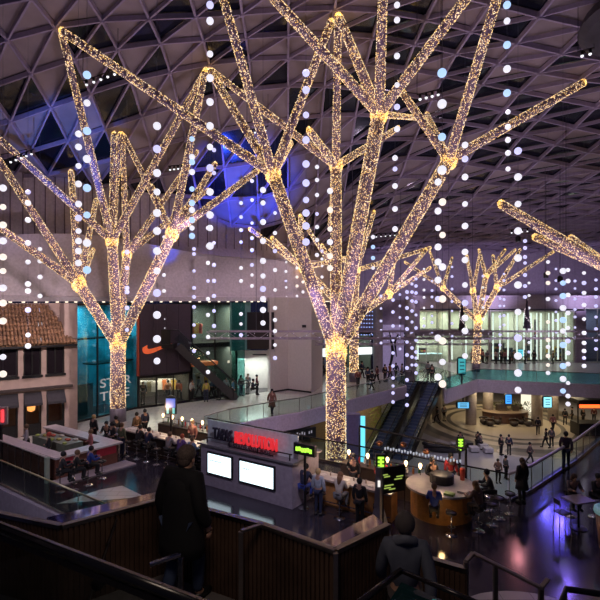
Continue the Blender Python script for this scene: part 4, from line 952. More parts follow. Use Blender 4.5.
POSES = {
 'stand': pose(), 'stand2': pose(ell=(-.27, .02, 1.14), wrl=(-.12, -.18, 1.12), hal=(-.06, -.22, 1.13), knr=(.12, -.06, .5), tor=(.16, -.16, .04)),
 'walk': pose(knl=(-.09, -.20, .52), anl=(-.09, -.26, .10), tol=(-.10, -.42, .06), knr=(.09, .08, .5), anr=(.10, .32, .14), tor=(.10, .20, .05), ell=(-.24, .12, 1.15), wrl=(-.23, .16, .93), hal=(-.22, .15, .83), elr=(.24, -.06, 1.13), wrr=(.22, -.22, .96), har=(.21, -.28, .88)),
 'phone': pose(ell=(-.24, -.02, 1.12), wrl=(-.08, -.24, 1.22), hal=(-.04, -.28, 1.26), elr=(.24, -.02, 1.12), wrr=(.08, -.24, 1.22), har=(.04, -.28, 1.26), hd=(0, -.04, 1.55), top=(0, -.05, 1.66), nose=(0, -.14, 1.53)),
 'stool': seated(.76), 'stool2': seated(.76, .2, .30), 'chair': seated(.46, .08, .3)}
ORDER = ['pel', 'wai', 'che', 'nek', 'hd', 'top', 'nose', 'shl', 'ell', 'wrl', 'hal', 'shr', 'elr', 'wrr', 'har', 'hil', 'knl', 'anl', 'tol', 'hir', 'knr', 'anr', 'tor']
EDG = [('pel', 'wai'), ('wai', 'che'), ('che', 'nek'), ('nek', 'hd'), ('hd', 'top'), ('hd', 'nose'), ('che', 'shl'), ('shl', 'ell'), ('ell', 'wrl'), ('wrl', 'hal'), ('che', 'shr'), ('shr', 'elr'), ('elr', 'wrr'), ('wrr', 'har'),
       ('pel', 'hil'), ('hil', 'knl'), ('knl', 'anl'), ('anl', 'tol'), ('pel', 'hir'), ('hir', 'knr'), ('knr', 'anr'), ('anr', 'tor')]
RAD = dict(pel=(.14, .10), wai=(.13, .09), che=(.16, .10), nek=.055, hd=(.082, .095), top=.075, nose=.02, shl=.062, ell=.045, wrl=.032, hal=(.04, .03), shr=.062, elr=.045, wrr=.032, har=(.04, .03),
           hil=.09, knl=.062, anl=.042, tol=.038, hir=.09, knr=.062, anr=.042, tor=.038)
def sub_mesh(j, keys, grow, over={}):
    ks = [k for k in ORDER if k in keys]; ix = {k: i for i, k in enumerate(ks)}
    rd = []
    for k in ks:
        r = over.get(k, RAD[k]); rd.append((r[0]+grow, r[1]+grow) if isinstance(r, tuple) else r+grow)
    return skin_mesh([over.get('@'+k, j[k]) for k in ks], [(ix[a], ix[b]) for a, b in EDG if a in ix and b in ix], rd)
PM = {}
def pose_meshes(name):
    if name in PM: return PM[name]
    j = POSES[name]; d = {}
    d['body'] = sub_mesh(j, ORDER, 0.0)
    up = ['pel', 'wai', 'che', 'shl', 'ell', 'wrl', 'shr', 'elr', 'wrr']
    d['jacket'] = sub_mesh(j, up, 0.022, {'wrl': .038, 'wrr': .038})
    d['trousers'] = sub_mesh(j, ['pel', 'hil', 'knl', 'anl', 'hir', 'knr', 'anr'], 0.014)
    h = Vector(j['hd']); tp = Vector(j['top'])
    mb = MB(); mb.ball(tuple(h.lerp(tp, .62)+Vector((0, .028, .0))), .118, 12, 8, (.86, .98, 1.0)); m_ = mb.build('x', M_DARK, None, True, local=True); d['hair'] = m_.data; bpy.data.objects.remove(m_)
    mb = MB(); mb.ball(tuple(h.lerp(tp, .62)+Vector((0, .028, .0))), .120, 12, 8, (.88, .98, 1.0)); mb.tube([tuple(h+Vector((0, .07, .05))), tuple(h+Vector((0, .10, -.08))), tuple(h+Vector((0, .12, -.28)))], [.09, .10, .06], 10); m_ = mb.build('x', M_DARK, None, True, local=True); d['longhair'] = m_.data; bpy.data.objects.remove(m_)
    for s in ('l', 'r'):
        mb = MB(); a = Vector(j['an'+s]); t_ = Vector(j['to'+s]); mb.tube([tuple(a+Vector((0, .05, -.035))), tuple(a.lerp(t_, .5)), tuple(t_+Vector((0, -.05, .0)))], [.052, .058, .04], 8)
        m_ = mb.build('x', M_BLACK, None, True, local=True); d['shoe'+s] = m_.data; bpy.data.objects.remove(m_)
    PM[name] = d; return d
def cloth(c): return mat('cloth %.2f %.2f %.2f' % c, c, 0.85, vary=0.15, scale=10)
M_SKIN = mat('skin', (0.42, 0.24, 0.17), 0.55, vary=0.05); M_SKIN2 = mat('deep skin', (0.16, 0.08, 0.055), 0.55, vary=0.05)
def place(root, nm, me, m_):
    o = bpy.data.objects.new(nm, me.copy() if not me.materials or me.materials[0] is not m_ else me); C.objects.link(o); o.parent = root
    o.data.materials.clear(); o.data.materials.append(m_); return o
BLK, NAVY, GREY, BLUE, RED, WHT, TEA, BRN, OLV, BLN, PNK = (.015, .015, .018), (.02, .025, .06), (.16, .16, .17), (.03, .06, .32), (.42, .03, .04), (.55, .53, .52), (.04, .2, .24), (.12, .07, .04), (.10, .11, .06), (.42, .30, .14), (.5, .25, .28)
def person(loc, rot, po, coat, legs, hair, label, longh=False, s=1.0, skin=None, group=None, extra=None):
    d = pose_meshes(po); t = thing('person', loc, label, 'person', group, math.radians(rot)); t.scale = (s, s, s)
    place(t, 'body', d['body'], skin or M_SKIN); place(t, 'jacket', d['jacket'], cloth(coat)); place(t, 'trousers', d['trousers'], cloth(legs))
    place(t, 'hair', d['longhair' if longh else 'hair'], cloth(hair)); place(t, 'shoe', d['shoel'], M_BLACK); place(t, 'shoe', d['shoer'], M_BLACK)
    if extra == 'skirt':
        mb = MB(); mb.lathe([(.25, .55), (.22, .75), (.17, 1.05), (.15, 1.1)], (0, 0, 0), 12); mb.build('coat_skirt', cloth(coat), t, True, local=True)
    if extra == 'bag':
        mb = MB(); mb.box((.32, 0, .78), (.1, .3, .28)); mb.tube([(.3, -.1, .92), (.2, 0, 1.42), (.3, .1, .92)], .012, 5); b_ = mb.build('shoulder_bag', M_BLACK, t, local=True, bevel=.02)
    return t
def gperson(px, py, rot, po, coat, legs, hair, label, z=0.0, **k): return person(gp(px, py, z), rot, po, coat, legs, hair, label, **k)

# ------------------------------------------------------------- bar: local u (along) and v (back)
BO = Vector((-8, 24.3, 0)); bu = Vector((.8285, -.56, 0)); bv = Vector((.56, .8285, 0)); BA = math.atan2(-.56, .8285)
def W(u, v, z=0.0): return BO+bu*u+bv*v+Vector((0, 0, z))
def bbox(mb, u0, u1, v0, v1, z0, z1): return mb.box(W((u0+u1)/2, (v0+v1)/2, (z0+z1)/2), (u1-u0, v1-v0, z1-z0), rz=BA)
STOOL = None
def stool(p, label, grp, seatm=None):
    global STOOL
    if STOOL is None:
        t = thing('bar_stool', (0, 0, 0), 'x', 'stool', grp)
        mb = MB(); mb.lathe([(.15, .70), (.19, .73), (.19, .77), (.05, .79)], (0, 0, 0), 14); mb.build('seat', mat('stool leather', (.03, .022, .02), .4), t, True, local=True)
        mb = MB(); mb.tube([(.17*math.cos(a_), .17*math.sin(a_), .80+.12*max(0, math.sin(a_))) for a_ in [q*PI/8 for q in range(9)]], .02, 6); mb.build('backrest', MATS['stool leather'], t, local=True)
        mb = MB(); mb.tube([(0, 0, .03), (0, 0, .71)], .022, 8); mb.build('pole', M_CHROME, t, True, local=True)
        mb = MB(); mb.lathe([(.21, 0), (.21, .015), (.05, .05), (.02, .06)], (0, 0, 0), 16); mb.build('base', M_CHROME, t, True, local=True)
        mb = MB(); mb.tube([(.13*math.cos(q*PI/6), .13*math.sin(q*PI/6), .28) for q in range(12)], .01, 5, close=True); mb.build('footrest', M_CHROME, t, local=True)
        STOOL = t; c = t
    else: c = copy_tree(STOOL)
    c.location = p; c.rotation_euler.z = BA+PI if True else 0; c['label'] = label; c['group'] = grp; return c
M_COUNTER = mat('counter wood', (.22, .10, .045), .45, vary=.25, scale=3); M_TOP = mat('pale counter top', (.42, .38, .36), .3)
# kiosk with two lit screens
t = thing('tapas_bar_kiosk', W(4.4, 0), 'mauve tapas bar kiosk wall with two bright screens and a red lettered sign', 'bar kiosk')
M_KIO = mat('kiosk mauve', (.38, .33, .40), .4)
mb = MB(); bbox(mb, 4.45, 9.3, 0, 1.9, 0, 1.72); mb.build('kiosk_wall', M_KIO, t)
mb = MB(); bbox(mb, 4.3, 9.4, -.1, 2.0, 1.72, 1.8); mb.build('worktop', mat('kiosk top', (.2, .19, .21), .3), t)
for k, (a, b) in enumerate(((4.95, 6.25), (6.75, 8.45))):
    fr = MB(); bbox(fr, a-.07, b+.07, -.08, -.01, .55, 1.5); f = fr.build('screen_frame', M_DARK, t)
    mb = MB(); bbox(mb, a, b, -.1, -.085, .62, 1.43); mb.build('lit_screen', emis('poster screen', (.72, .90, 1.0), 2.2), f)
    for q in range(7):
        mb = MB(); bbox(mb, a+.15+q*.09, a+.21+q*.09, -.106, -.102, 1.13+.01*(q % 2), 1.19); mb.build('screen_lettering', mat('grey print', (.2, .25, .35), .6, emit=(.35, .45, .6), es=.5), f) if k == 0 else (mb.build('screen_lettering', MATS['grey print'], f) if q < 4 else None)
gl = MB(); bbox(gl, 4.45, 9.3, .4, .43, 1.8, 2.72); gl.build('back_panel', mat('pale sign panel', (.60, .68, .70), .35), t)
mb = MB(); bbox(mb, 4.6, 9.2, .1, .14, 2.02, 2.06); bbox(mb, 5.9, 8.3, .1, .14, 1.82, 1.86)
for u in (4.7, 6.0, 7.5, 9.1): bbox(mb, u-.02, u+.02, .1, .14, 1.75, 2.06)
mb.build('sign_rail', M_BLACK, t)
Lr = emis('red sign letter', (1.0, .03, .04), .7); Ld = mat('dark sign letter', (.03, .03, .05), .4)
p = W(5.12, .05, 2.08); text_mesh('sign_letters', 'TAPAS', .66, .05, Ld, t, p-t.location, (PI/2, 0, BA), fit=1.08, bold=.01)
p = W(6.34, .05, 2.08); text_mesh('sign_letters', 'REVOLUTION', .66, .05, Lr, t, p-t.location, (PI/2, 0, BA), fit=2.2, bold=.012)
p = W(5.95, .05, 1.87); text_mesh('sign_subtitle', 'RESTAURANT', .2, .01, Ld, t, p-t.location, (PI/2, 0, BA), fit=1.6); p = W(7.7, .05, 1.87); text_mesh('sign_subtitle', 'BAR', .2, .01, Ld, t, p-t.location, (PI/2, 0, BA), fit=.5)
# counters
def counter(label, u0, u1, v0, v1, front, name='bar_counter', cat='counter'):
    t = thing(name, W((u0+u1)/2, (v0+v1)/2), label, cat)
    mb = MB(); bbox(mb, u0, u1, v0+.12, v1, 0, 1.02); mb.build('counter_body', front, t)
    mb = MB(); bbox(mb, u0-.06, u1+.06, v0-.1, v1+.05, 1.02, 1.09); mb.build('worktop', M_TOP, t)
    mb = MB(); mb.tube([W(u0, v0-.02, .22), W(u1, v0-.02, .22)], .022, 6); mb.build('foot_rail', M_CHROME, t); return t
M_FRONT = mat('dark bar front', (.05, .035, .03), .4)
counter('long tapas bar counter left of the kiosk, lined with stools', -2.6, 4.2, 1.25, 1.85, M_FRONT)
counter('tapas bar counter right of the kiosk with a glowing orange wood front', 9.6, 12.9, .95, 1.6, mat('orange wood', (.42, .20, .07), .45, vary=.3, scale=3))
def backbar(label, u0, u1, v):
    t = thing('back_bar', W(u0, v), label, 'back bar')
    mb = MB(); bbox(mb, u0, u1, v, v+.5, 0, .95); mb.build('cabinet', M_FRONT, t)
    mb = MB(); bbox(mb, u0, u1, v-.03, v+.53, .95, 1.0); mb.build('worktop', M_STEEL, t)
    mb = MB(); bbox(mb, u0, u1, v+.35, v+.38, 1.28, 1.31); mb.build('shelf', M_DARK, t)
    return t
backbar('back bar cabinet behind the left tapas counter', -2.4, 4.2, 3.4); backbar('back bar cabinet behind the right tapas counter', 9.6, 13.2, 3.2)
# bare-bulb lamps on the back bars
bulb = MB(); bulb.lathe([(.02, .0), (.05, .06), (.075, .13), (.06, .2), (.01, .24)], (0, 0, .0), 10); ob = bulb.build('x', E_WARM, None, True, local=True); BULB = ob.data; bpy.data.objects.remove(ob)
lampn = 0
for u, v in [(-2.2+k*.78, 3.6) for k in range(9)]+[(9.9, 3.4), (10.8, 3.4), (11.7, 3.4), (12.5, 3.4), (13.1, 3.4)]:
    t = thing('bulb_lamp', W(u, v, 1.0), 'bare bulb lamp on the %s tapas back bar, %s from its left end' % (('left', ordn[lampn]) if lampn < 9 else ('right', ordn[lampn-9])), 'lamp', 'bulb lamps along the back bars'); lampn += 1
    mb = MB(); mb.lathe([(.06, 0), (.06, .02), (.015, .03), (.015, .3), (.03, .31)], (0, 0, 0), 8); mb.build('stand', M_DARK, t, local=True)
    b_ = bpy.data.objects.new('bulb', BULB); C.objects.link(b_); b_.parent = t; b_.location = (0, 0, .31)
for u, v, e in ((-1, 2.7, 28), (1.5, 2.7, 28), (3.6, 2.7, 20), (10.3, 2.4, 26), (12.3, 2.4, 26), (13.8, 3.6, 22)):
    light('POINT', W(u, v, 2.1), e*2.2, (1, .68, .4), .15)
# bottles and glasses standing on the worktops
BM = [mat('green bottle', (.05, .14, .05), .15), mat('amber bottle', (.30, .12, .03), .15), mat('clear bottle', (.5, .5, .52), .15), mat('red bottle', (.35, .03, .03), .2)]
bt = MB(); bt.lathe([(.04, 0), (.045, .02), (.045, .2), (.018, .26), (.016, .34), (.02, .35)], (0, 0, 0), 8)
BD = []
for m_ in BM: o = bt.build('x', m_, None, True, local=True); BD.append(o.data); bpy.data.objects.remove(o)
k = 0
for (u0, u1, v, z, n) in ((-2.2, 4.0, 3.85, 1.0, 22), (9.7, 13.1, 3.6, 1.0, 14)):
    for i in range(n):
        o = bpy.data.objects.new('bottle', BD[(i*7+k) % 4]); C.objects.link(o); o.location = W(u0+(u1-u0)*(i+.5)/n, v+.03*math.sin(i*5), z); o.scale = (1, 1, .85+.2*math.sin(i*3.1)**2)
        tag(o, 'small bottle standing on the %s back bar of the tapas bar' % ('left' if k == 0 else 'right'), 'bottle', 'bottles on the %s back bar' % ('left' if k == 0 else 'right'))
    k += 1
pl = MB(); pl.lathe([(.06, 0), (.13, .015), (.14, .03), (.10, .02)], (0, 0, 0), 12); o = pl.build('x', mat('white china', (.6, .58, .56), .3), None, True, local=True); PLD = o.data; bpy.data.objects.remove(o)
gs = MB(); gs.lathe([(.03, 0), (.035, .12), (.038, .13)], (0, 0, 0), 8); o = gs.build('x', mat('tumbler', (.5, .42, .36), .15), None, True, local=True); GSD = o.data; bpy.data.objects.remove(o)
for tag_, u0, u1, v, n in (('left', -2.4, 4.1, 1.45, 11), ('right', 9.7, 12.8, 1.2, 6)):
    for i in range(n):
        u = u0+(u1-u0)*(i+.5)/n
        o = bpy.data.objects.new('plate', PLD); C.objects.link(o); o.location = W(u, v, 1.09); tag(o, 'white plate on the %s tapas counter' % tag_, 'plate', 'plates on the %s tapas counter' % tag_)
        o = bpy.data.objects.new('drinking_glass', GSD); C.objects.link(o); o.location = W(u+.24, v+.15, 1.09); tag(o, 'short glass beside a plate on the %s tapas counter' % tag_, 'glass', 'glasses on the %s tapas counter' % tag_)
# stools of the bar
for i in range(9): stool(W(-2.2+i*.76, .62), 'bar stool at the left tapas counter, %s from its left end' % ordn[i], 'stools at the tapas bar')
for i in range(5): stool(W(9.6+i*.78, .35), 'bar stool at the right tapas counter, %s from the kiosk' % ordn[i], 'stools at the tapas bar')
rB = math.degrees(BA)+180
PB = [(-2.2, 'stand', BLK, BLK, BLK, 'person in black standing at the left end of the tapas counter', -.35), (-1.6, 'stand', OLV, NAVY, BRN, 'person in a dark olive coat standing behind the stools at the tapas counter end', -.2),
 (.08, 'stool', NAVY, BLK, BLK, 'person in dark blue sitting alone near the middle of the left tapas counter', 0), (2.36, 'stool2', (.10, .05, .18), BLK, (.3, .06, .03), 'red-haired person in purple sitting at the left tapas counter', 0), (1.6, 'stool', (.25, .22, .22), BLK, BRN, 'person in grey brown sitting left of the red-haired one at the tapas counter', 0), (-.68, 'stool2', BLK, BLK, BLK, 'person in black on the third stool from the left at the tapas counter', 0), (3.88, 'stool', OLV, BLK, BLK, 'person in olive on the last stool before the kiosk', 0), (3.12, 'stool', (.14, .22, .34), NAVY, BRN, 'person in a pale denim blue top sitting at the left tapas counter', 0)]
for u, po, ct, lg, hr, lb, dv in PB: person(W(u, .62+dv, 0), rB, po, ct, lg, hr, lb)
PR = [(9.6, 'stool2', NAVY, BLUE, BLK, 'person in navy on the first stool right of the kiosk', False), (10.38, 'stand', (.34, .38, .46), NAVY, BLN, 'person in a pale blue shirt standing at the right tapas counter', False), (11.16, 'stool', (.5, .44, .38), GREY, (.20, .10, .05), 'person in a cream cardigan sitting at the right tapas counter', True), (12.1, 'stand', BLK, BLK, BLK, 'person in black standing at the right end of the right tapas counter', False)]
for u, po, ct, lg, hr, lb, lh in PR: person(W(u, .3 if po != 'stand' else .15, 0), rB, po, ct, lg, hr, lb, longh=lh)
for u, v, ct, hr, lb in ((3.5, 2.7, WHT, (.35, .22, .06), 'blond bartender in white behind the left tapas counter'), (4.0, 2.9, BLK, BLK, 'bartender in black behind the left tapas counter near the kiosk'), (10.6, 2.5, BLK, BLK, 'tall bartender in black behind the right tapas counter'), (11.8, 2.6, RED, BLK, 'bartender with a red apron behind the right tapas counter'), (1.0, 2.8, (.3, .12, .10), BRN, 'bartender in brick red behind the middle of the left tapas counter')):
    person(W(u, v), math.degrees(BA)+8, 'stand2', ct, BLK, hr, lb)
# far end figures round the left end of the bar
for k, (u, v, ct) in enumerate(((-3.2, 1.2, BLK), (-3.0, 2.4, BRN), (-3.3, 3.2, NAVY))):
    person(W(u, v), rB+90, 'stand', ct, BLK, BLK, ('person in black', 'person in a brown coat', 'person in navy')[k]+' at the rounded left end of the tapas bar')
# rounded right-hand bar lobe
cL = W(14.1, 2.9)
t = thing('round_bar_end', cL, 'rounded end of the tapas bar with an orange-lit wood front', 'counter')
mb = MB(); mb.prism([(cL.x+1.12*math.cos(q*PI/14), cL.y+1.12*math.sin(q*PI/14)) for q in range(28)], 0, 1.0); mb.build('counter_body', mat('lit orange wood', (.34, .16, .045), .45, vary=.25), t)
mb = MB(); mb.prism([(cL.x+1.3*math.cos(q*PI/14), cL.y+1.3*math.sin(q*PI/14)) for q in range(28)], 1.0, 1.07); mb.build('worktop', M_TOP, t)
mb = MB(); mb.lathe([(.45, 0), (.45, .3), (.4, .33)], cL+Vector((.1, .25, 1.07)), 16); mb.build('black_cabinet', M_BLACK, t)
light('POINT', cL+Vector((-.6, -2.2, .5)), 8, (1, .6, .25), .1)
for k, (dx, dy, cc) in enumerate(((-.5, -.9, 0), (.0, -1.05, 1), (.55, -.85, 2))):
    mb = MB(); mb.box((0, 0, .04), (.34, .25, .08)); o = mb.build('food_tray', mat('tray %d' % k, ((.5, .2, .3), (.25, .4, .08), (.5, .45, .4))[cc], .5), None, local=True); o.location = cL+Vector((dx, dy, 1.07)); o.rotation_euler.z = BA
    tag(o, ('pink', 'bright green', 'cream')[k]+' food tray on the rounded bar end', 'tray')
mb = MB(); mb.lathe([(.09, 0), (.11, .4), (.1, .45)], (0, 0, 0), 10); o = mb.build('red_canister', mat('red can', (.5, .06, .03), .4), None, True, local=True); o.location = cL+Vector((.95, .45, 1.07)); tag(o, 'tall red canister on the far side of the rounded bar end', 'canister')
for k, (a_, r_) in enumerate(((-95, 2.0), (-35, 2.05), (-15, 2.25), (5, 2.1), (-60, 1.95), (22, 2.3), (-3, 2.75))):
    stool(cL+Vector(((r_-.2)*math.cos(math.radians(a_)), (r_-.2)*math.sin(math.radians(a_)), 0)), 'bar stool around the rounded bar end, %s counted from the front' % ordn[k], 'stools at the tapas bar')
person(cL+Vector((-.7, -1.65, 0)), 165, 'stool', BLUE, BLK, BRN, 'person in a bright blue jumper sitting at the rounded bar end')
person(cL+Vector((.95, -1.5, 0)), 215, 'stool2', (.10, .06, .05), BLK, (.16, .09, .04), 'person with long brown hair and dark clothes at the front of the rounded bar end', longh=True)
person(cL+Vector((1.9, -.1, 0)), 265, 'stool2', (.05, .05, .055), BLK, BLK, 'person bundled in a black padded coat at the right side of the rounded bar end')
person(cL+Vector((-.1, .9, 0)), 20, 'stand2', BLK, BLK, BLK, 'person in black serving from behind the rounded bar end', s=1.05)
person(cL+Vector((.9, 1.75, 0)), 10, 'stand', RED, BLK, BLK, 'person in a red top standing behind the rounded bar end', longh=True)
# signs
def neon(name, c, wd, h, label, col, rz, txt, vertical, post=True):
    t = thing(name, (c.x, c.y, 0 if post else c.z-h/2), label, 'sign')
    mb = MB(); mb.box(c, (wd, .16, h), rz=rz); mb.build('sign_box', M_BLACK, t)
    if vertical:
        for i in range(4):
            mb = MB(); mb.box(c+Vector((.09*math.sin(rz), -.09*math.cos(rz), h*.32-i*h*.21)), (wd*.62, .04, h*.11), rz=rz); mb.box(c+Vector((.09*math.sin(rz), -.09*math.cos(rz), h*.24-i*h*.21)), (wd*.2, .04, h*.12), rz=rz); mb.build('neon_mark', emis('green neon', (.45, 1.0, .06), 1.4), t)
    else:
        for i in range(6):
            q = c+Vector((math.cos(rz)*(i-2.5)*wd*.13, math.sin(rz)*(i-2.5)*wd*.13, .02*math.sin(i*2)))+Vector((.1*math.sin(rz), -.1*math.cos(rz), 0)); mb = MB(); mb.box(q, (wd*.10, .04, h*.36), rz=rz); mb.build('neon_mark', MATS.get('green neon') or emis('green neon', (.45, 1.0, .06), 1.4), t)
    if post:
        mb = MB(); mb.tube([(c.x, c.y+.05, 0), (c.x, c.y+.05, c.z-h/2)], .05, 8); mb.build('post', M_DARK, t)
    return t
neon('green_neon_sign', pt(380.5, 463, 16.9), .33, .62, 'vertical green neon sign on top of the pale tapered pylon', None, 0.0, '', True, post=False)
neon('green_neon_sign', pt(460, 443.5, 20.4), .30, .55, 'vertical green neon sign on a black post behind the rounded bar end', None, 0.0, '', True)
neon('green_neon_sign', W(9.75, .2, 2.32), .95, .42, 'wide black box sign with green neon writing at the kiosk end', None, BA, '', False)
a = gp(379, 541); t = thing('tapered_pylon', a, 'pale grey tapered pylon under the vertical green sign', 'pylon')
mb = MB(); ht = 2.45
mb.lathe([(.5, 0), (.42, .15), (.16, 1.1), (.11, ht)], a, 4); mb.build('pylon_body', mat('pale pylon', (.35, .33, .40), .4), t)
mb = MB(); mb.box(a+Vector((-.02, -.14, 1.95)), (.08, .04, .2)); mb.build('lit_label', emis('label light', (1, .95, .9), 1.0), t)
c = pt(394, 479, 16.4); t = thing('menu_board', (c.x, c.y, 0), 'black menu board with green-yellow chalk lines right of the pylon', 'menu board')
rz_ = math.radians(24)
mb = MB(); mb.box(c, (.85, .06, .85), rz=rz_); mb.build('board', M_BLACK, t)
for i, (dx, dz, wd) in enumerate(((-.36, .2, .18), (-.3, .13, .22), (.2, .08, .26), (.14, .0, .3), (-.22, -.16, .34), (-.28, -.24, .26), (-.1, -.3, .24))):
    mb = MB(); q = c+Vector((dx*math.cos(rz_), dx*math.sin(rz_), dz))+Vector((.04*math.sin(rz_), -.04*math.cos(rz_), 0)); mb.box(q, (wd, .015, .035), rz=rz_); mb.build('chalk_line', emis('chalk green', (.6, .8, .15), .55), t)
mb = MB()
for s in (-.42, .42): mb.tube([c+Vector((s*math.cos(rz_), s*math.sin(rz_)+.04, .4)), Vector((c.x+s*math.cos(rz_), c.y+s*math.sin(rz_)+.04, 0))], .025, 6)
mb.build('board_leg', M_DARK, t)
# upper frame of the bar: posts and dark rail with hanging orange mirrors at the right
t = thing('bar_gantry', W(11.2, 4.4), 'dark gantry frame with hanging copper bowls behind the right tapas counter', 'gantry')
mb = MB(); mb.tube([W(9.9, 4.4, 2.35), W(14.6, 4.4, 2.1)], .05, 6); mb.build('gantry_beam', M_BLACK, t)
for u in (9.9, 14.6): mb = MB(); mb.tube([W(u, 4.4, 0), W(u, 4.4, 2.3)], .05, 6); mb.build('gantry_post', M_BLACK, t)
for k, u in enumerate((10.9, 12.0, 13.0)):
    mb = MB(); mb.ball(W(u, 4.35, 1.75+.12*(k % 2)), .15, 10, 8, (1, 1, .8)); mb.build('copper_bowl', mat('copper', (.30, .13, .07), .35, .8), t, True)
mb = MB()
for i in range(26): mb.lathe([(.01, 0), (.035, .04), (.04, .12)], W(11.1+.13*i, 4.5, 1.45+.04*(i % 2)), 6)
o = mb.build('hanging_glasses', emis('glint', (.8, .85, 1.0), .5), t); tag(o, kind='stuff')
p = gp(171, 445); p = pt(171, 405, 27.5); t = thing('blue_screen_sign', (p.x, p.y, 0), 'small arched blue display standing behind the left tapas counter', 'sign')
mb = MB(); mb.prism([(-.32, -.5), (.32, -.5), (.32, .3), (.2, .48), (0, .55), (-.2, .48), (-.32, .3)], -.06, .06)
mb.v = [(p.x+v[0], p.y+v[2], p.z+v[1]) for v in mb.v]; mb.build('housing', M_BLACK, t)
mb = MB(); mb.box((p.x, p.y-.08, p.z+.12), (.5, .04, .5)); mb.build('screen', emis('deep blue screen', (.02, .12, .7), .9), t)
mb = MB(); mb.box((p.x-.16, p.y-.08, p.z-.3), (.12, .04, .3)); mb.box((p.x+.16, p.y-.08, p.z-.3), (.12, .04, .3)); mb.build('cyan_mark', emis('cyan mark', (.1, .7, .7), .8), t)
mb = MB(); mb.box((p.x, p.y, (p.z-.5)/2), (.1, .1, p.z-.5)); mb.build('stand', M_DARK, t)

# ------------------------------------------------------------- left food counter island
K = Vector((-10.75, 22.0, 0)); e1 = Vector((-.82, .57, 0)).normalized(); e2 = Vector((.62, .785, 0)).normalized(); aI = math.atan2(e2.y, e2.x)
t = thing('food_counter_island', K, 'food counter island with red panels and white tops at the left', 'counter')
def ib(mb, a0, a1, b0, b1, z0, z1):
    ps = [K+e1*a0+e2*b0, K+e1*a1+e2*b0, K+e1*a1+e2*b1, K+e1*a0+e2*b1]; return mb.prism([(q.x, q.y) for q in ps], z0, z1)
mb = MB(); ib(mb, .15, .6, .1, 3.1, 0, .95); ib(mb, .6, 6.0, .1, .5, 0, .95); ib(mb, .6, 6.0, 2.7, 3.1, 0, .95); mb.build('counter_body', mat('red brown front', (.16, .06, .04), .5), t)
for q_ in ((.1, .13, .3, 1.0, .55, .98), (.1, .13, 2.0, 3.0, .55, .98), (.62, 3.0, 3.1, 3.14, .5, .95)): mb = MB(); ib(mb, *q_); mb.build('red_panel', mat('red panel', (.40, .03, .05), .4), t)
mb = MB(); ib(mb, 0, .8, 0, 3.3, .95, 1.03); ib(mb, .8, 6.1, 0, .6, .95, 1.03); ib(mb, .8, 6.1, 2.6, 3.3, .95, 1.03); mb.build('worktop', mat('white worktop', (.52, .45, .47), .35), t)
mb = MB(); ib(mb, 1.4, 4.4, 1.2, 2.1, 0, 1.1); mb.build('display_case', mat('display case', (.20, .22, .17), .4), t)
mb = MB(); ib(mb, -.75, .1, -.2, 3.5, 0, .06); mb.build('step_plinth', mat('pale plinth', (.32, .28, .30), .5), t)
FM = [mat('food %d' % i, c_, .6) for i, c_ in enumerate([(.35, .42, .10), (.5, .42, .12), (.45, .10, .06), (.45, .42, .36)])]
fd = MB(); fd.ball((0, 0, .05), .12, 8, 6, (1, 1, .5)); FDs = []
for m_ in FM: o = fd.build('x', m_, None, True, local=True); FDs.append(o.data); bpy.data.objects.remove(o)
for i in range(16):
    o = bpy.data.objects.new('food_bowl', FDs[i % 4]); C.objects.link(o); q = K+e1*(1.6+2.6*((i*.37) % 1))+e2*(1.3+.22*(i % 4)); o.location = (q.x, q.y, 1.1)
    tag(o, 'small heap of food in the display case of the left food counter', 'food', 'food in the left display case')
t = thing('glass_screen', K+e1*0.2-e2*.5, 'glass screen with a pale top rail along the left food counter island', 'glass screen')
g0 = gp(47, 483); g1 = Vector((-15.2, 24.85, 0)); mb = MB(); n = 7
mb.beam(g0+Vector((0, 0, .55)), g1+Vector((0, 0, .55)), .02, 1.05); mb.build('glass_panel', M_GLASS, t)
mb = MB(); mb.beam(g0+Vector((0, 0, 1.12)), g1+Vector((0, 0, 1.12)), .07, .05); mb.build('top_rail', mat('pale rail 2', (.45, .42, .40), .4), t)
mb = MB(); mb.box(g0+Vector((0, 0, .56)), (.16, .16, 1.14), rz=-.6); mb.build('end_post', mat('pale green post', (.34, .42, .34), .3), t)
for i in range(1, n): mb = MB(); q = g0.lerp(g1, i/n); mb.box(q+Vector((0, 0, .55)), (.03, .03, 1.1)); mb.build('post', M_STEEL, t)
for i, (px, py) in enumerate(((60, 492), (74, 490), (88, 485), (102, 478))): stool(gp(px, py), 'bar stool on the right side of the left food counter, %s from the front' % ordn[i], 'stools at the food counter')
rI = 125
for i, (px, py, c_, h_, lb) in enumerate(((60, 492, (.03, .03, .035), BLK, 'person in a charcoal jacket on the front stool of the left food counter'), (74, 490, (.02, .02, .02), (.16, .09, .05), 'person in black with brown hair on the second stool of the left food counter'), (88, 485, (.02, .05, .26), BLK, 'person in a royal blue jacket on the third stool of the left food counter'))):
    person(gp(px, py), rI, 'stool', c_, BLK, h_, lb)
for a0, b0, c_, h_, lb, r_ in ((4.4, .9, (.4, .36, .4), BRN, 'server with a pale top at the left of the food counter island', -60), (2.0, .75, BLK, (.4, .06, .04), 'server in black with a red cap inside the food counter island', -60), (.95, 2.2, (.3, .1, .1), BRN, 'server in dull red behind the right corner of the food island', -60)):
    q = K+e1*a0+e2*b0; person(q, r_, 'stand2', c_, BLK, h_, lb)
for a0, b0, c_, h_, lb in ((2.2, 3.9, BLK, BLK, 'person in black beyond the far side of the food island'), (1.5, 3.9, (.28, .28, .33), BLK, 'person in grey sitting at the far side of the food island')):
    q = K+e1*a0+e2*b0; person(q, 0, 'stool', c_, BLK, h_, lb)
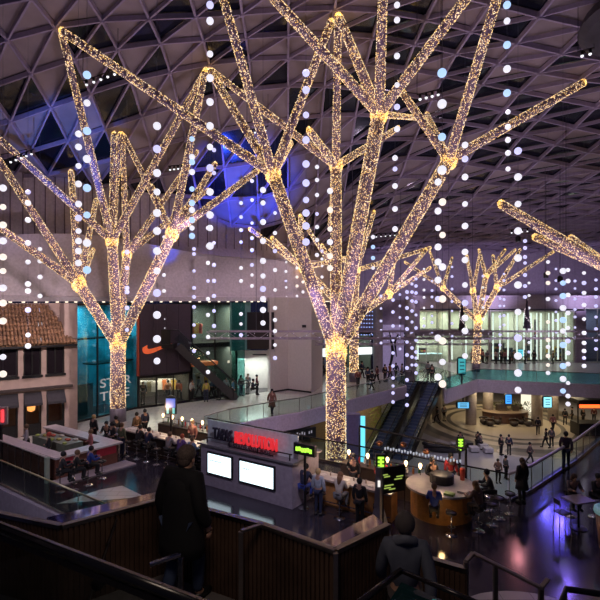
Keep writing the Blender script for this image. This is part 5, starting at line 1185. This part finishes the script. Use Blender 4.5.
p = gp(1, 452); t = thing('red_light_box', (pt(2, 418, 24).x, 24, 0), 'upright white light box with a glowing red mark at the left edge', 'light box')
q = pt(3, 416, 24.5); mb = MB(); mb.box(q+Vector((-.15, .1, 0)), (.62, .14, .85)); mb.build('box', mat('pale box', (.45, .4, .42), .5), t)
mb = MB(); mb.box(q+Vector((-.02, 0, 0)), (.1, .04, .6)); mb.box(q+Vector((-.2, 0, 0)), (.07, .04, .6)); mb.build('red_mark', emis('red mark', (1, .04, .05), 2.2), t)
mb = MB(); mb.box((q.x-.15, 24.6, (q.z-.4)/2), (.1, .1, q.z-.4)); mb.build('post', M_DARK, t)

# ------------------------------------------------------------- standing and walking people
gperson(94, 446, 150, 'stand', BLK, BLK, BLN, 'blond person in black standing right of the food island')
gperson(522, 503, 200, 'stand', BLK, BLK, (.05, .03, .02), 'person with long dark hair and a black coat leaning by the curved glass balustrade', longh=True, extra='skirt', s=1.03)
gperson(272, 415, 20, 'walk', (.16, .07, .05), BLK, BLK, 'person in a dark red brown coat walking behind the curved walkway glass', extra='skirt', s=1.05)
gperson(257, 395, 90, 'stand2', (.12, .02, .03), BLK, BLK, 'person in a dark maroon top standing before the white recess')
gperson(241, 396, 40, 'stand', (.14, .03, .04), NAVY, BLK, 'person in maroon at the left of the white recess')
gperson(248, 394, -30, 'stand2', (.3, .32, .33), GREY, BRN, 'person in light grey at the white recess, between two in maroon')
gperson(252, 395, 90, 'chair', NAVY, BLK, BLK, 'person in navy crouching on a seat before the white recess')
cr = [(185, 398, OLV, 'olive'), (192, 401, (.45, .47, .45), 'pale grey'), (199, 397, (.2, .24, .3), 'slate blue'), (206, 402, (.5, .42, .08), 'mustard yellow'), (212, 399, (.05, .12, .2), 'petrol blue'), (219, 400, BLK, 'black'), (226, 398, (.3, .34, .36), 'mid grey'), (233, 400, (.04, .14, .22), 'dark teal'), (179, 402, (.3, .1, .05), 'rust')]
for i, (px, py, c_, nm) in enumerate(cr): gperson(px, py, (i*67) % 360, 'stand' if i % 2 else 'walk', c_, BLK if i % 3 else NAVY, BLK, 'shopper in a %s top in the crowd at the foot of the dark escalator' % nm)
gperson(143, 404, 30, 'stand', BLK, BLK, BLK, 'shopper in black before the left sportswear window'); gperson(168, 402, 200, 'stand', (.4, .16, .08), BLK, BLK, 'shopper in an orange top before the right sportswear window')
far = [(318, 373, BLK, 'black'), (323, 374, (.1, .1, .14), 'slate'), (330, 372, OLV, 'olive'), (340, 374, BRN, 'brown'), (345, 375, BLK, 'jet black'), (362, 378, NAVY, 'navy'), (368, 385, (.05, .07, .14), 'dark blue'), (372, 390, (.04, .04, .05), 'charcoal'), (377, 384, (.14, .05, .06), 'plum'), (385, 382, BLK, 'black'), (390, 381, (.3, .12, .06), 'rust orange'), (396, 380, NAVY, 'navy'), (402, 381, GREY, 'grey'), (358, 388, (.24, .08, .07), 'brick red')]
for i, (px, py, c_, nm) in enumerate(far): gperson(px, py, (i*83) % 360, 'walk' if i % 3 else 'stand', c_, BLK, BLK, '%s-clad walker on the far walkway, %s from the left near the far shops' % (nm, ordn[i]))
gperson(432, 383, 10, 'stand', BLK, BLK, BLK, 'dark figure standing at the head of the right long escalator', s=1.05)
gperson(428, 378, 180, 'walk', GREY, BLK, BLK, 'grey-clad figure walking off the head of the long escalators')
st = [(478, 363.5, BLK, 'black'), (483, 363, (.35, .1, .08), 'brick red'), (487, 364, (.12, .12, .15), 'slate'), (496, 364, (.5, .45, .42), 'cream'), (501, 363.5, BLK, 'black'), (505, 364, (.3, .1, .12), 'wine'), (510, 364, (.1, .1, .1), 'charcoal'), (514, 363.5, NAVY, 'navy'), (525, 364, (.06, .2, .22), 'teal'), (534, 364, BLK, 'black'), (553, 364, (.24, .14, .06), 'tan'), (472, 364, (.4, .36, .36), 'light grey')]
for i, (px, py, c_, nm) in enumerate(st): gperson(px, py, (i*97) % 360, 'stand' if i % 2 else 'stand2', c_, BLK, BLK, '%s-clad shopper at the balcony shops, %s from the left' % (nm, ordn[i]) if i < 11 else 'light grey shopper left of the balcony crowd')
lw = [(501, 455, BLK, 'stand', 'left of the dark couple standing on the lower concourse'), (509, 455, NAVY, 'stand', 'right of the dark couple standing on the lower concourse'), (538, 435, BLK, 'walk', 'dark walker by the column on the lower concourse'), (546, 448, BLK, 'walk', 'left of the two walkers near the cream ring'), (551.5, 447, (.1, .1, .12), 'walk', 'right of the two walkers near the cream ring'), (553, 432, (.3, .12, .12), 'walk', 'person in dull red walking right of the cyan totem'), (530, 464, (.1, .07, .07), 'walk', 'person in brown walking just beyond the glass, near the cream ring'),
      (437, 423, BLK, 'walk', 'distant walker right of the long escalators'), (444, 421, GREY, 'stand', 'distant grey figure right of the long escalators'), (498, 483, (.3, .2, .15), 'stand2', 'person in tan just beyond the glass left of the woman in black'), (506, 479, (.12, .12, .13), 'stand', 'blurred grey person beyond the glass left of the woman in black'), (565, 425, BLK, 'walk', 'distant walker left of the red lit kiosk'), (572, 423, BLK, 'stand', 'distant dark figure next to the red lit kiosk'), (583, 424, BLK, 'stand', 'dark figure at the front of the red lit kiosk'), (594, 423, (.1, .02, .02), 'stand', 'person in dark red at the right of the red lit kiosk')]
for px, py, c_, po, lb in lw: gperson(px, py, (px*13) % 360, po, c_, BLK, BLK, lb if lb.startswith(('person', 'dark', 'distant', 'blurred', 'left', 'right')) else lb, z=-5)
for i, (px, py, c_) in enumerate(((460, 447, BLK), (477, 447, BLK), (481, 449, (.12, .1, .1)), (489, 417, BLK), (498, 418, BRN), (522, 417, BLK))):
    p = gp(px, py, -5); p.z = -5.0; person(p, (i*111) % 360, 'chair', c_, BLK, BLK, ('first seated person in the lower lounge, in black', 'second seated person in the lower lounge, in black', 'third seated person in the lower lounge, in brown grey', 'seated guest at the left of the round cafe', 'seated guest in brown at the round cafe', 'seated guest at the right of the round cafe')[i])
# blue-lit walkway right: dark walkers and cafe table
gperson(566, 470, 150, 'walk', (.03, .02, .04), NAVY, BLK, 'dark person walking along the blue-lit walkway by the glass', s=1.05)
tb = gp(577, 529); tb = Vector((9.75, 17.5, 0))
t = thing('cafe_table', tb, 'square pale cafe table at the right edge with two people behind', 'table')
mb = MB(); mb.box(tb+Vector((0, 0, 1.02)), (.85, .7, .05), rz=.3); mb.build('table_top', mat('dull table', (.22, .19, .19), .4), t)
mb = MB(); mb.tube([tb, tb+Vector((0, 0, 1.0))], .04, 8); mb.lathe([(.28, 0), (.28, .03), (.04, .05)], tb, 12); mb.build('pedestal', M_DARK, t)
t = thing('cafe_chair', tb+Vector((-.75, -.35, 0)), 'dark wire chair left of the right-hand cafe table', 'chair')
q = tb+Vector((-.75, -.35, 0)); mb = MB(); mb.box(q+Vector((0, 0, .72)), (.4, .4, .04), rz=.3); mb.build('seat', M_DARK, t)
for dx, dy in ((-.17, -.17), (.17, -.17), (-.17, .17), (.17, .17)): mb = MB(); mb.tube([q+Vector((dx*1.2, dy*1.2, 0)), q+Vector((dx, dy, .72 if dx > 0 else 1.15))], .015, 6); mb.build('leg', M_STEEL, t)
mb = MB(); mb.box(q+Vector((-.18, 0, 1.08)), (.03, .36, .16), rz=.1); mb.build('backrest', M_DARK, t)
person(tb+Vector((.25, .95, 0)), 0, 'stool2', (.10, .07, .07), BLK, (.06, .03, .02), 'person with tied dark hair behind the right-hand cafe table', longh=True)
person(tb+Vector((1.1, .9, 0)), 20, 'stool', BLK, BLK, BLK, 'person in black at the right picture edge behind the cafe table')
for dx, dy, nm in ((.25, 1.0, 'left'), (1.1, .95, 'right')): stool(tb+Vector((dx, dy, 0)), 'bar stool behind the right-hand cafe table, %s one' % nm, 'stools at the cafe table')
c = Vector((9.95, 16.0, 0)); t = thing('giant_cup_bin', c, 'large brown cup-shaped bin with a pale blue rim at the right edge', 'bin')
mb = MB(); mb.lathe([(.30, 0), (.33, .05), (.44, 1.15)], c, 24); mb.build('cup_body', mat('cup brown', (.20, .10, .07), .5), t, True)
mb = MB(); mb.lathe([(.47, 1.15), (.49, 1.2), (.47, 1.32), (.38, 1.36), (.36, 1.30), (.02, 1.28)], c, 24); mb.build('cup_lid', mat('pale blue lid', (.30, .55, .62), .4, emit=(.3, .7, .8), es=.12), t, True)

# ------------------------------------------------------------- foreground: landing, ribbed parapets, rails
LZ = 4.6; PZ = 5.5
M_RIB = striped('ribbed bronze panel', (.028, .017, .011), (.085, .052, .034), 5.5, .35, 'X'); M_CAP = mat('polished cap', (.42, .36, .42), .06, 1.0, spec=.5)
zig = [(-4.6, 6.25), (-2.63, 5.52), (-1.70, 6.28), (-.42, 5.56), (.35, 4.98), (.98, 5.55)]
t = thing('ribbed_parapet', (-2.63, 5.52, LZ), 'brown ribbed parapet folding in zigzags around the stair landing in the foreground', 'parapet')
for a, b in zip(zig[:-1], zig[1:]):
    A = Vector((a[0], a[1], 0)); B = Vector((b[0], b[1], 0)); L = (B-A).length; n = max(2, int(L/.055)); d = (B-A)/L; nn = Vector((d.y, -d.x, 0)); mb = MB()
    mb.beam(A+Vector((0, 0, 4.7))-nn*.03, B+Vector((0, 0, 4.7))-nn*.03, .05, 1.56)
    for i in range(n):
        q = A.lerp(B, (i+.5)/n); mb.box(q+Vector((0, 0, 4.7))+nn*.008, (.034, .03, 1.54), rz=math.atan2(d.y, d.x))
    mb.build('ribbed_panel', mat('bronze brown', (.12, .072, .05), .38, .3, vary=.35, scale=2.2), t)
    mb = MB(); mb.beam(A+Vector((0, 0, PZ)), B+Vector((0, 0, PZ)), .07, .045); mb.build('cap_rail', M_STEEL, t)
# glossy ledges behind the parapet
def ledge(label, pts, m_=M_CAP):
    mb = MB(); mb.prism(pts, PZ-.09, PZ-.03); o = mb.build('glossy_ledge', m_, None); tag(o, label, 'ledge'); return o
ledge('glossy dark ledge behind the left parapet fold reflecting the tree lights', [(-2.66, 5.60), (-1.72, 6.33), (-1.85, 6.62), (-2.95, 5.82)])
ledge('glossy dark ledge behind the right parapet fold reflecting the tree lights', [(.36, 5.06), (.98, 5.60), (.86, 5.9), (.2, 5.22)])
# slanted seam strips on the left panel
mb = MB(); mb.beam((-2.15, 5.86, 5.45), (-2.5, 5.55, 4.2), .03, .02); o = mb.build('seam_strip', M_STEEL); tag(o, 'thin slanted metal strip on the left ribbed parapet', 'metal strip')
# landing and steps
o = MB().poly([(-4.6, 3.0), (.45, 3.0), (.45, 5.0), (.35, 4.93), (-.42, 5.5), (-1.7, 6.2), (-2.63, 5.47), (-4.6, 6.2)], [], LZ-.3, LZ).build('floor_landing', tile_floor('landing stone', (.20, .18, .17), (.13, .12, .12), .45, 1.6)); struct(o)
mb = MB(); mb.box((-1, 3.2, 2.0), (8, .3, 4.6)); struct(mb.build('wall_understair', M_DARK))
def railing(label, top, posts, z0, r=.032, m_=M_STEEL, flat=True):
    t = thing('metal_handrail', (posts[0][0], posts[0][1], z0), label, 'handrail')
    mb = MB()
    for a, b in zip(top[:-1], top[1:]): mb.beam(a, b, .05, .03)
    mb.build('top_rail', m_, t, bevel=.006)
    for p in posts:
        mb = MB(); mb.box((p[0], p[1], (z0+p[2])/2), (.05, .05, p[2]-z0)); mb.build('post', m_, t, bevel=.006)
    return t
q0 = pt(241, 532, 5.35); q0.z = PZ+.02; q1 = Vector((-.42, 5.52, PZ+.02)); q2_ = Vector((.35, 4.94, PZ+.02)); q3 = pt(402, 570, 4.9)
q0 = Vector(((241-300)/F*5.36, 5.36, PZ+.02))
railing('square metal handrail with two posts in front of the ribbed parapet', [q0, q1, q2_], [(q0.x, q0.y, PZ+.02), (q2_.x, q2_.y-.03, PZ+.02)], LZ, m_=mat('dull steel', (.30, .26, .24), .35, .9))
# near escalator balustrade, lower left
a, b = Vector((-3.5, 5.45, 5.62)), Vector((-.55, 3.85, 5.57)); t = thing('escalator_balustrade', (-2.0, 4.6, LZ), 'black rubber handrail on dark glass crossing the lower left corner', 'balustrade')
mb = MB(); mb.tube([a, b], .05, 12); mb.build('handrail', mat('rubber', (.012, .012, .014), .22), t, True)
mb = MB(); mb.beam(a+Vector((0, 0, .045)), b+Vector((0, 0, .045)), .03, .012); mb.build('rail_highlight_strip', M_STEEL, t)
mb = MB(); mb.beam(a-Vector((0, 0, .5)), b-Vector((0, 0, .5)), .03, .9); mb.build('glass_panel', glass('smoked glass', (.62, .66, .66), .04), t)
mb = MB(); mb.beam(a-Vector((0, 0, .09)), b-Vector((0, 0, .09)), .06, .06); mb.build('rail_channel', M_DARK, t)
p = pt(97, 585, 4.75); mb = MB(); mb.tube([p, p+Vector((.0, .12, 0))], .06, 12); o = mb.build('round_fixing', M_BLACK, t, True)
# small handrail end left of the man
a, b = Vector((-1.42, 4.72, PZ)), Vector((-1.16, 4.86, PZ+.03)); railing('short handrail end with a painted blue sheen left of the man', [a, b], [(b.x, b.y, PZ)], LZ, m_=mat('steel with painted blue sheen', (.35, .35, .42), .2, 1.0))  # blue reflection put into the steel's own colour
# escalator crest at lower centre right
a, b, c_ = Vector((.33, 3.95, 5.5)), Vector((.93, 4.62, 5.5)), Vector((1.55, 4.05, 5.5)); t = thing('escalator_balustrade', (.9, 4.3, LZ), 'near glass balustrade with a teal glint, bottom right of centre', 'balustrade')
mb = MB(); mb.tube([a, b], .03, 10); mb.tube([b, c_], .022, 10); mb.build('handrail', mat('black rail', (.03, .025, .028), .2, .5), t, True)
mb = MB(); vs = [b, c_, Vector((1.4, 3.8, 5.45)), Vector((.5, 3.85, 5.45))]; mb.prism([(v.x, v.y-.03) for v in vs], 5.38, 5.41); mb.build('glass_shelf', mat('dark teal glass', (.008, .03, .035), .06), t)
mb = MB(); mb.beam((1.16, 4.3, 5.42), (1.0, 3.9, 5.42), .04, .01); mb.build('painted_glint', mat('painted teal glint', (.05, .3, .35), .3, emit=(.1, .6, .7), es=.12), t)  # glint on the glass, put in as a faintly glowing strip
# right rail
r0 = Vector(((466-300)/F*5.7, 5.7, 5.02)); r1 = Vector(((473-300)/F*5.85, 5.85, 5.04)); r2 = Vector(((541-300)/F*5.3, 5.3, 4.95)); r3 = Vector(((548-300)/F*5.42, 5.42, 4.97))
mid = r1.lerp(r2, .35)
railing('metal handrail with three posts at the bottom right', [r0, r1, r2, r3], [(r0.x, r0.y, r0.z), (mid.x, mid.y, mid.z), (r2.x, r2.y, r2.z)], 3.6, m_=MATS['dull steel'])
o = MB().poly([(1.6, 4.2), (4.6, 3.2), (4.6, 5.2), (2.9, 5.5), (1.75, 5.9)], [], 3.3, 3.6).build('floor_step', M_DARK); struct(o)
a, b = Vector((2.5, 4.9, 4.85)), Vector((2.9, 5.45, 4.85)); t = thing('escalator_balustrade', (2.7, 5.1, 3.6), 'dark slanted rail in the bottom right corner', 'balustrade')
mb = MB(); mb.tube([a, b, b+Vector((.9, -.25, 0))], .035, 10); mb.build('handrail', M_BLACK, t, True); mb = MB(); mb.beam(a-Vector((0, 0, .6)), b-Vector((0, 0, .6)), .03, 1.1); mb.build('side_panel', M_DARK, t)

# ------------------------------------------------------------- the two near figures
def near_man():
    L = (-1.30, 5.55, LZ); t = thing('person', L, 'large dark foreground man in a long black coat walking down the stairs, seen from behind', 'person', rz=math.radians(155)); t.scale = (1.03,)*3
    j = pose(pel=(0, .02, .96), che=(0, -.03, 1.31), nek=(0, -.05, 1.47), hd=(0, -.09, 1.56), top=(0, -.085, 1.68), nose=(0, -.205, 1.555), knl=(-.09, -.16, .52), anl=(-.09, -.14, .10), tol=(-.10, -.30, .05), knr=(.09, .02, .5), anr=(.10, .20, .12), tor=(.10, .06, .05),
      ell=(-.27, .06, 1.13), wrl=(-.29, -.04, .90), hal=(-.29, -.07, .84), elr=(.27, .04, 1.13), wrr=(.29, -.08, .90), har=(.29, -.11, .84))
    ks = ORDER+['chin', 'jaw']; P = dict(j); P['chin'] = (0, -.17, 1.49); P['jaw'] = (0, -.12, 1.50)
    R = dict(RAD); R['chin'] = .026; R['jaw'] = .05; R['hd'] = (.078, .098); R['nose'] = .016; R['hal'] = (.042, .022); R['har'] = (.042, .022)
    ix = {k: i for i, k in enumerate(ks)}; me = skin_mesh([P[k] for k in ks], [(ix[a], ix[b]) for a, b in EDG+[('hd', 'jaw'), ('jaw', 'chin')]], [R[k] for k in ks], 2)
    body = place(t, 'body', me, M_SKIN)
    for s, w_, h in ((-1, 'wrl', 'hal'), (1, 'wrr', 'har')):           # five separate fingers per hand, rooted in the palm
        hb = Vector(j[h]); 
        for f, (off, ln) in enumerate(((-.03, .070), (-.010, .080), (.012, .074), (.032, .058))):
            a = hb+Vector((0, off, -.02)); m1 = a+Vector((-s*.004, -.006, -ln*.55)); e_ = m1+Vector((-s*.018, -.004, -ln*.5))
            fm = MB(); fm.tube([a, m1, e_], [.0095, .0088, .0065], 8); fm.build('finger', M_SKIN, body, True, local=True)
        a = hb+Vector((0, -.035, .02)); fm = MB(); fm.tube([a, a+Vector((-s*.012, -.03, -.025)), a+Vector((-s*.016, -.045, -.06))], [.011, .010, .007], 8); fm.build('thumb', M_SKIN, body, True, local=True)
    for s in (-1, 1): fm = MB(); fm.ball((s*.085, -.07, 1.565), .03, 8, 6, (.35, .7, 1.1)); fm.build('ear', M_SKIN, body, True, local=True)
    up = ['pel', 'wai', 'che', 'shl', 'ell', 'wrl', 'shr', 'elr', 'wrr']
    coat = cloth((.004, .004, .006)); jk = place(t, 'coat', sub_mesh(j, up, .035, {'wrl': .044, 'wrr': .044, 'shl': .075, 'shr': .075}), coat)
    mb = MB(); n = 24; prof = [(.27, .60), (.265, .72), (.245, .9), (.225, 1.05), (.22, 1.2), (.19, 1.36), (.10, 1.46)]; mb.lathe(prof, (0, .02, 0), n); mb.v = [(v[0], v[1]*.72-.02*(v[2]-1), v[2]) for v in mb.v]; mb.build('coat_body', coat, t, True, local=True)
    mb = MB(); mb.tube([(.085*math.cos(q*PI/8), -.045+.08*math.sin(q*PI/8), 1.47) for q in range(16)], .026, 8, close=True); mb.build('coat_collar', coat, t, True, local=True)
    place(t, 'trousers', sub_mesh(j, ['pel', 'hil', 'knl', 'anl', 'hir', 'knr', 'anr'], .022), cloth((.03, .05, .11)))
    mb = MB(); mb.ball((0, -.062, 1.625), .118, 16, 12, (.84, .98, .88)); mb.ball((0, -.02, 1.575), .088, 12, 8, (.9, .8, 1.0)); mb.build('hair', mat('grey brown hair', (.085, .06, .05), .8, vary=.4, scale=60), t, True, local=True)
    for s in ('l', 'r'):
        mb = MB(); a = Vector(j['an'+s]); t_ = Vector(j['to'+s]); mb.tube([tuple(a+Vector((0, .05, -.045))), tuple(a.lerp(t_, .5)+Vector((0, 0, -.01))), tuple(t_+Vector((0, -.05, -.01)))], [.045, .05, .035], 10)
        mb.build('shoe', M_BLACK, t, True, local=True)
near_man()
o = MB().poly([(.45, 3.6), (1.9, 3.6), (1.9, 5.3), (.98, 5.5), (.45, 5.0)], [], 3.9, 4.15).build('floor_step', M_DARK); struct(o)
pg = person((1.05, 5.0, 4.15), 172, 'walk', (.085, .095, .13), (.07, .06, .06), (.06, .05, .05), 'grey-clad figure with a lowered hood in the foreground right of centre', s=1.0)
mb = MB(); mb.tube([(0, .10, 1.50), (-.07, .07, 1.48), (-.09, -.01, 1.44), (-.05, -.07, 1.40), (.05, -.07, 1.40), (.09, -.01, 1.44), (.07, .07, 1.48)], .05, 10, close=True); mb.build('hood', cloth((.10, .11, .145)), pg, True, local=True)
# lower ribbed panel right of the grey figure
t = thing('ribbed_parapet', (1.4, 6, 3.6), 'lower dark ribbed parapet between the grey-clad near figure and the three-post handrail', 'parapet')
A = Vector((.9, 6.35, 0)); B = Vector((1.9, 5.68, 0)); mb = MB(); d = (B-A).normalized(); nn = Vector((d.y, -d.x, 0)); mb.beam(A+Vector((0, 0, 4.1)), B+Vector((0, 0, 4.1)), .05, 1.6)
for i in range(20): q = A.lerp(B, (i+.5)/20); mb.box(q+Vector((0, 0, 4.1))+nn*.035, (.034, .03, 1.58), rz=math.atan2(d.y, d.x))
mb.build('ribbed_panel', MATS['bronze brown'], t); mb = MB(); mb.beam(A+Vector((0, 0, 4.93)), B+Vector((0, 0, 4.93)), .08, .05); mb.build('cap_rail', M_STEEL, t)
# coloured lamps added to throw violet and pink streaks onto the floor
for k, (px, Y, z, e, c_) in enumerate(((560, 38.5, 9.3, 700, (.12, .08, 1.0)), (566, 33, 11.2, 500, (.25, .15, 1.0)), (546, 42, 9.8, 500, (.15, .12, 1.0)), (518, 40, 12.6, 200, (1.0, .35, .4)))):
    x = (px-300)/F*Y; t = thing('added_streak_lamp', (x, Y, z), ('added violet blue streak lamp over the curved walkway', 'second added violet streak lamp, higher and nearer over the walkway', 'third added violet streak lamp left of the others', 'added pink streak lamp high over the void')[k], 'lamp')
    mb = MB(); mb.lathe([(.16, .0), (.2, .05), (.2, .4), (.08, .5)], (x, Y, z+.05), 12); mb.tube([(x, Y, z+.5), (x, Y, zroof(x, Y))], .02, 5); mb.build('lamp_housing', M_BLACK, t, True)
    light('SPOT', (x, Y, z), e, c_, .3, rot=(x*.5, Y*.5, 0), spot=math.radians(50))
# unseen uplights added to wash the roof, hung free in the hall
for x, y, e in ((-20, 28, 900), (-8, 30, 1100), (4, 26, 1300), (16, 28, 1100), (-14, 20, 800), (6, 16, 900), (20, 40, 900), (6, 42, 900), (30, 50, 700), (14, 54, 500)):
    light('SPOT', (x, y, 5.6), e*0.95, (0.85, 0.66, 0.95), 0.3, rot=(x, y+0.5, 20), spot=math.radians(125))
# blue washes
light('SPOT', (-4.2, 35.5, 9.5), 8000, (0.02, 0.07, 1.0), 0.2, rot=(-4.6, 39.8, 17.0), spot=math.radians(62))
light('SPOT', (-12, 24, 9.5), 4500, (0.05, 0.2, 1.0), 0.2, rot=(-15.5, 34, 19.5), spot=math.radians(35))
light('SPOT', (-17, 26, 9.5), 2200, (0.1, 0.25, 1.0), 0.2, rot=(-19.5, 29, 17), spot=math.radians(30))
# wash on the walls and the hall below
for x, y, z, e in ((-15, 25, 15, 650), (-6, 31, 14, 850), (2, 38, 14, 600), (12, 46, 12, 700), (24, 48, 12, 700)):
    light('SPOT', (x, y, z), e*1.7, (0.95, 0.72, 0.78), 0.25, rot=(x-1.5, y+5, 4), spot=math.radians(120))
for x, y in ((-10, 24), (0, 20), (10, 26)):
    light('SPOT', (x, y, 19), 1000, (0.85, 0.68, 0.95), 0.4, rot=(x, y, 0), spot=math.radians(95))
light('SPOT', (-9.5, 36.5, 9), 700, (.03, .1, 1.0), .2, rot=(-11.2, 41, 13.2), spot=math.radians(32))
light('SPOT', (0, 11, 10), 1700, (.85, .75, 1.0), .3, rot=(-2, 20.5, 1), spot=math.radians(50))  # unseen frontal spot added to brighten the kiosk wall
light('AREA', (-.6, 2.6, 9.6), 42, (1.0, .78, .62), 1.2, rot=(-.6, 6.5, 4.8))
light('SPOT', (21, 30, 7), 2600, (.85, .72, 1.0), .3, rot=(22, 46, -.6), spot=math.radians(75))  # added spot without a fixture, lifts the right balcony fascia
light('SPOT', (-11, 13, 7), 900, (.9, .8, 1.0), .3, rot=(-12, 20, -.5), spot=math.radians(60))  # extra unseen spot put in for the kerb of the well
for x in (12, 24, 36): light('SPOT', (x, 60, 8.3), 900, (0.75, 0.6, 1.0), 0.3, rot=(x, 70, 12), spot=math.radians(115))  # added fill on the far wall, no fixtures modelled
light('SPOT', (-12, 22, 8), 2200, (1.0, 0.8, 0.75), 0.3, rot=(-17.5, 31, 4), spot=math.radians(75))  # unseen fill added for the restaurant front
light('SPOT', (0, 27, 9), 700, (0.75, 0.6, 1.0), 0.3, rot=(2, 38, -1), spot=math.radians(80))
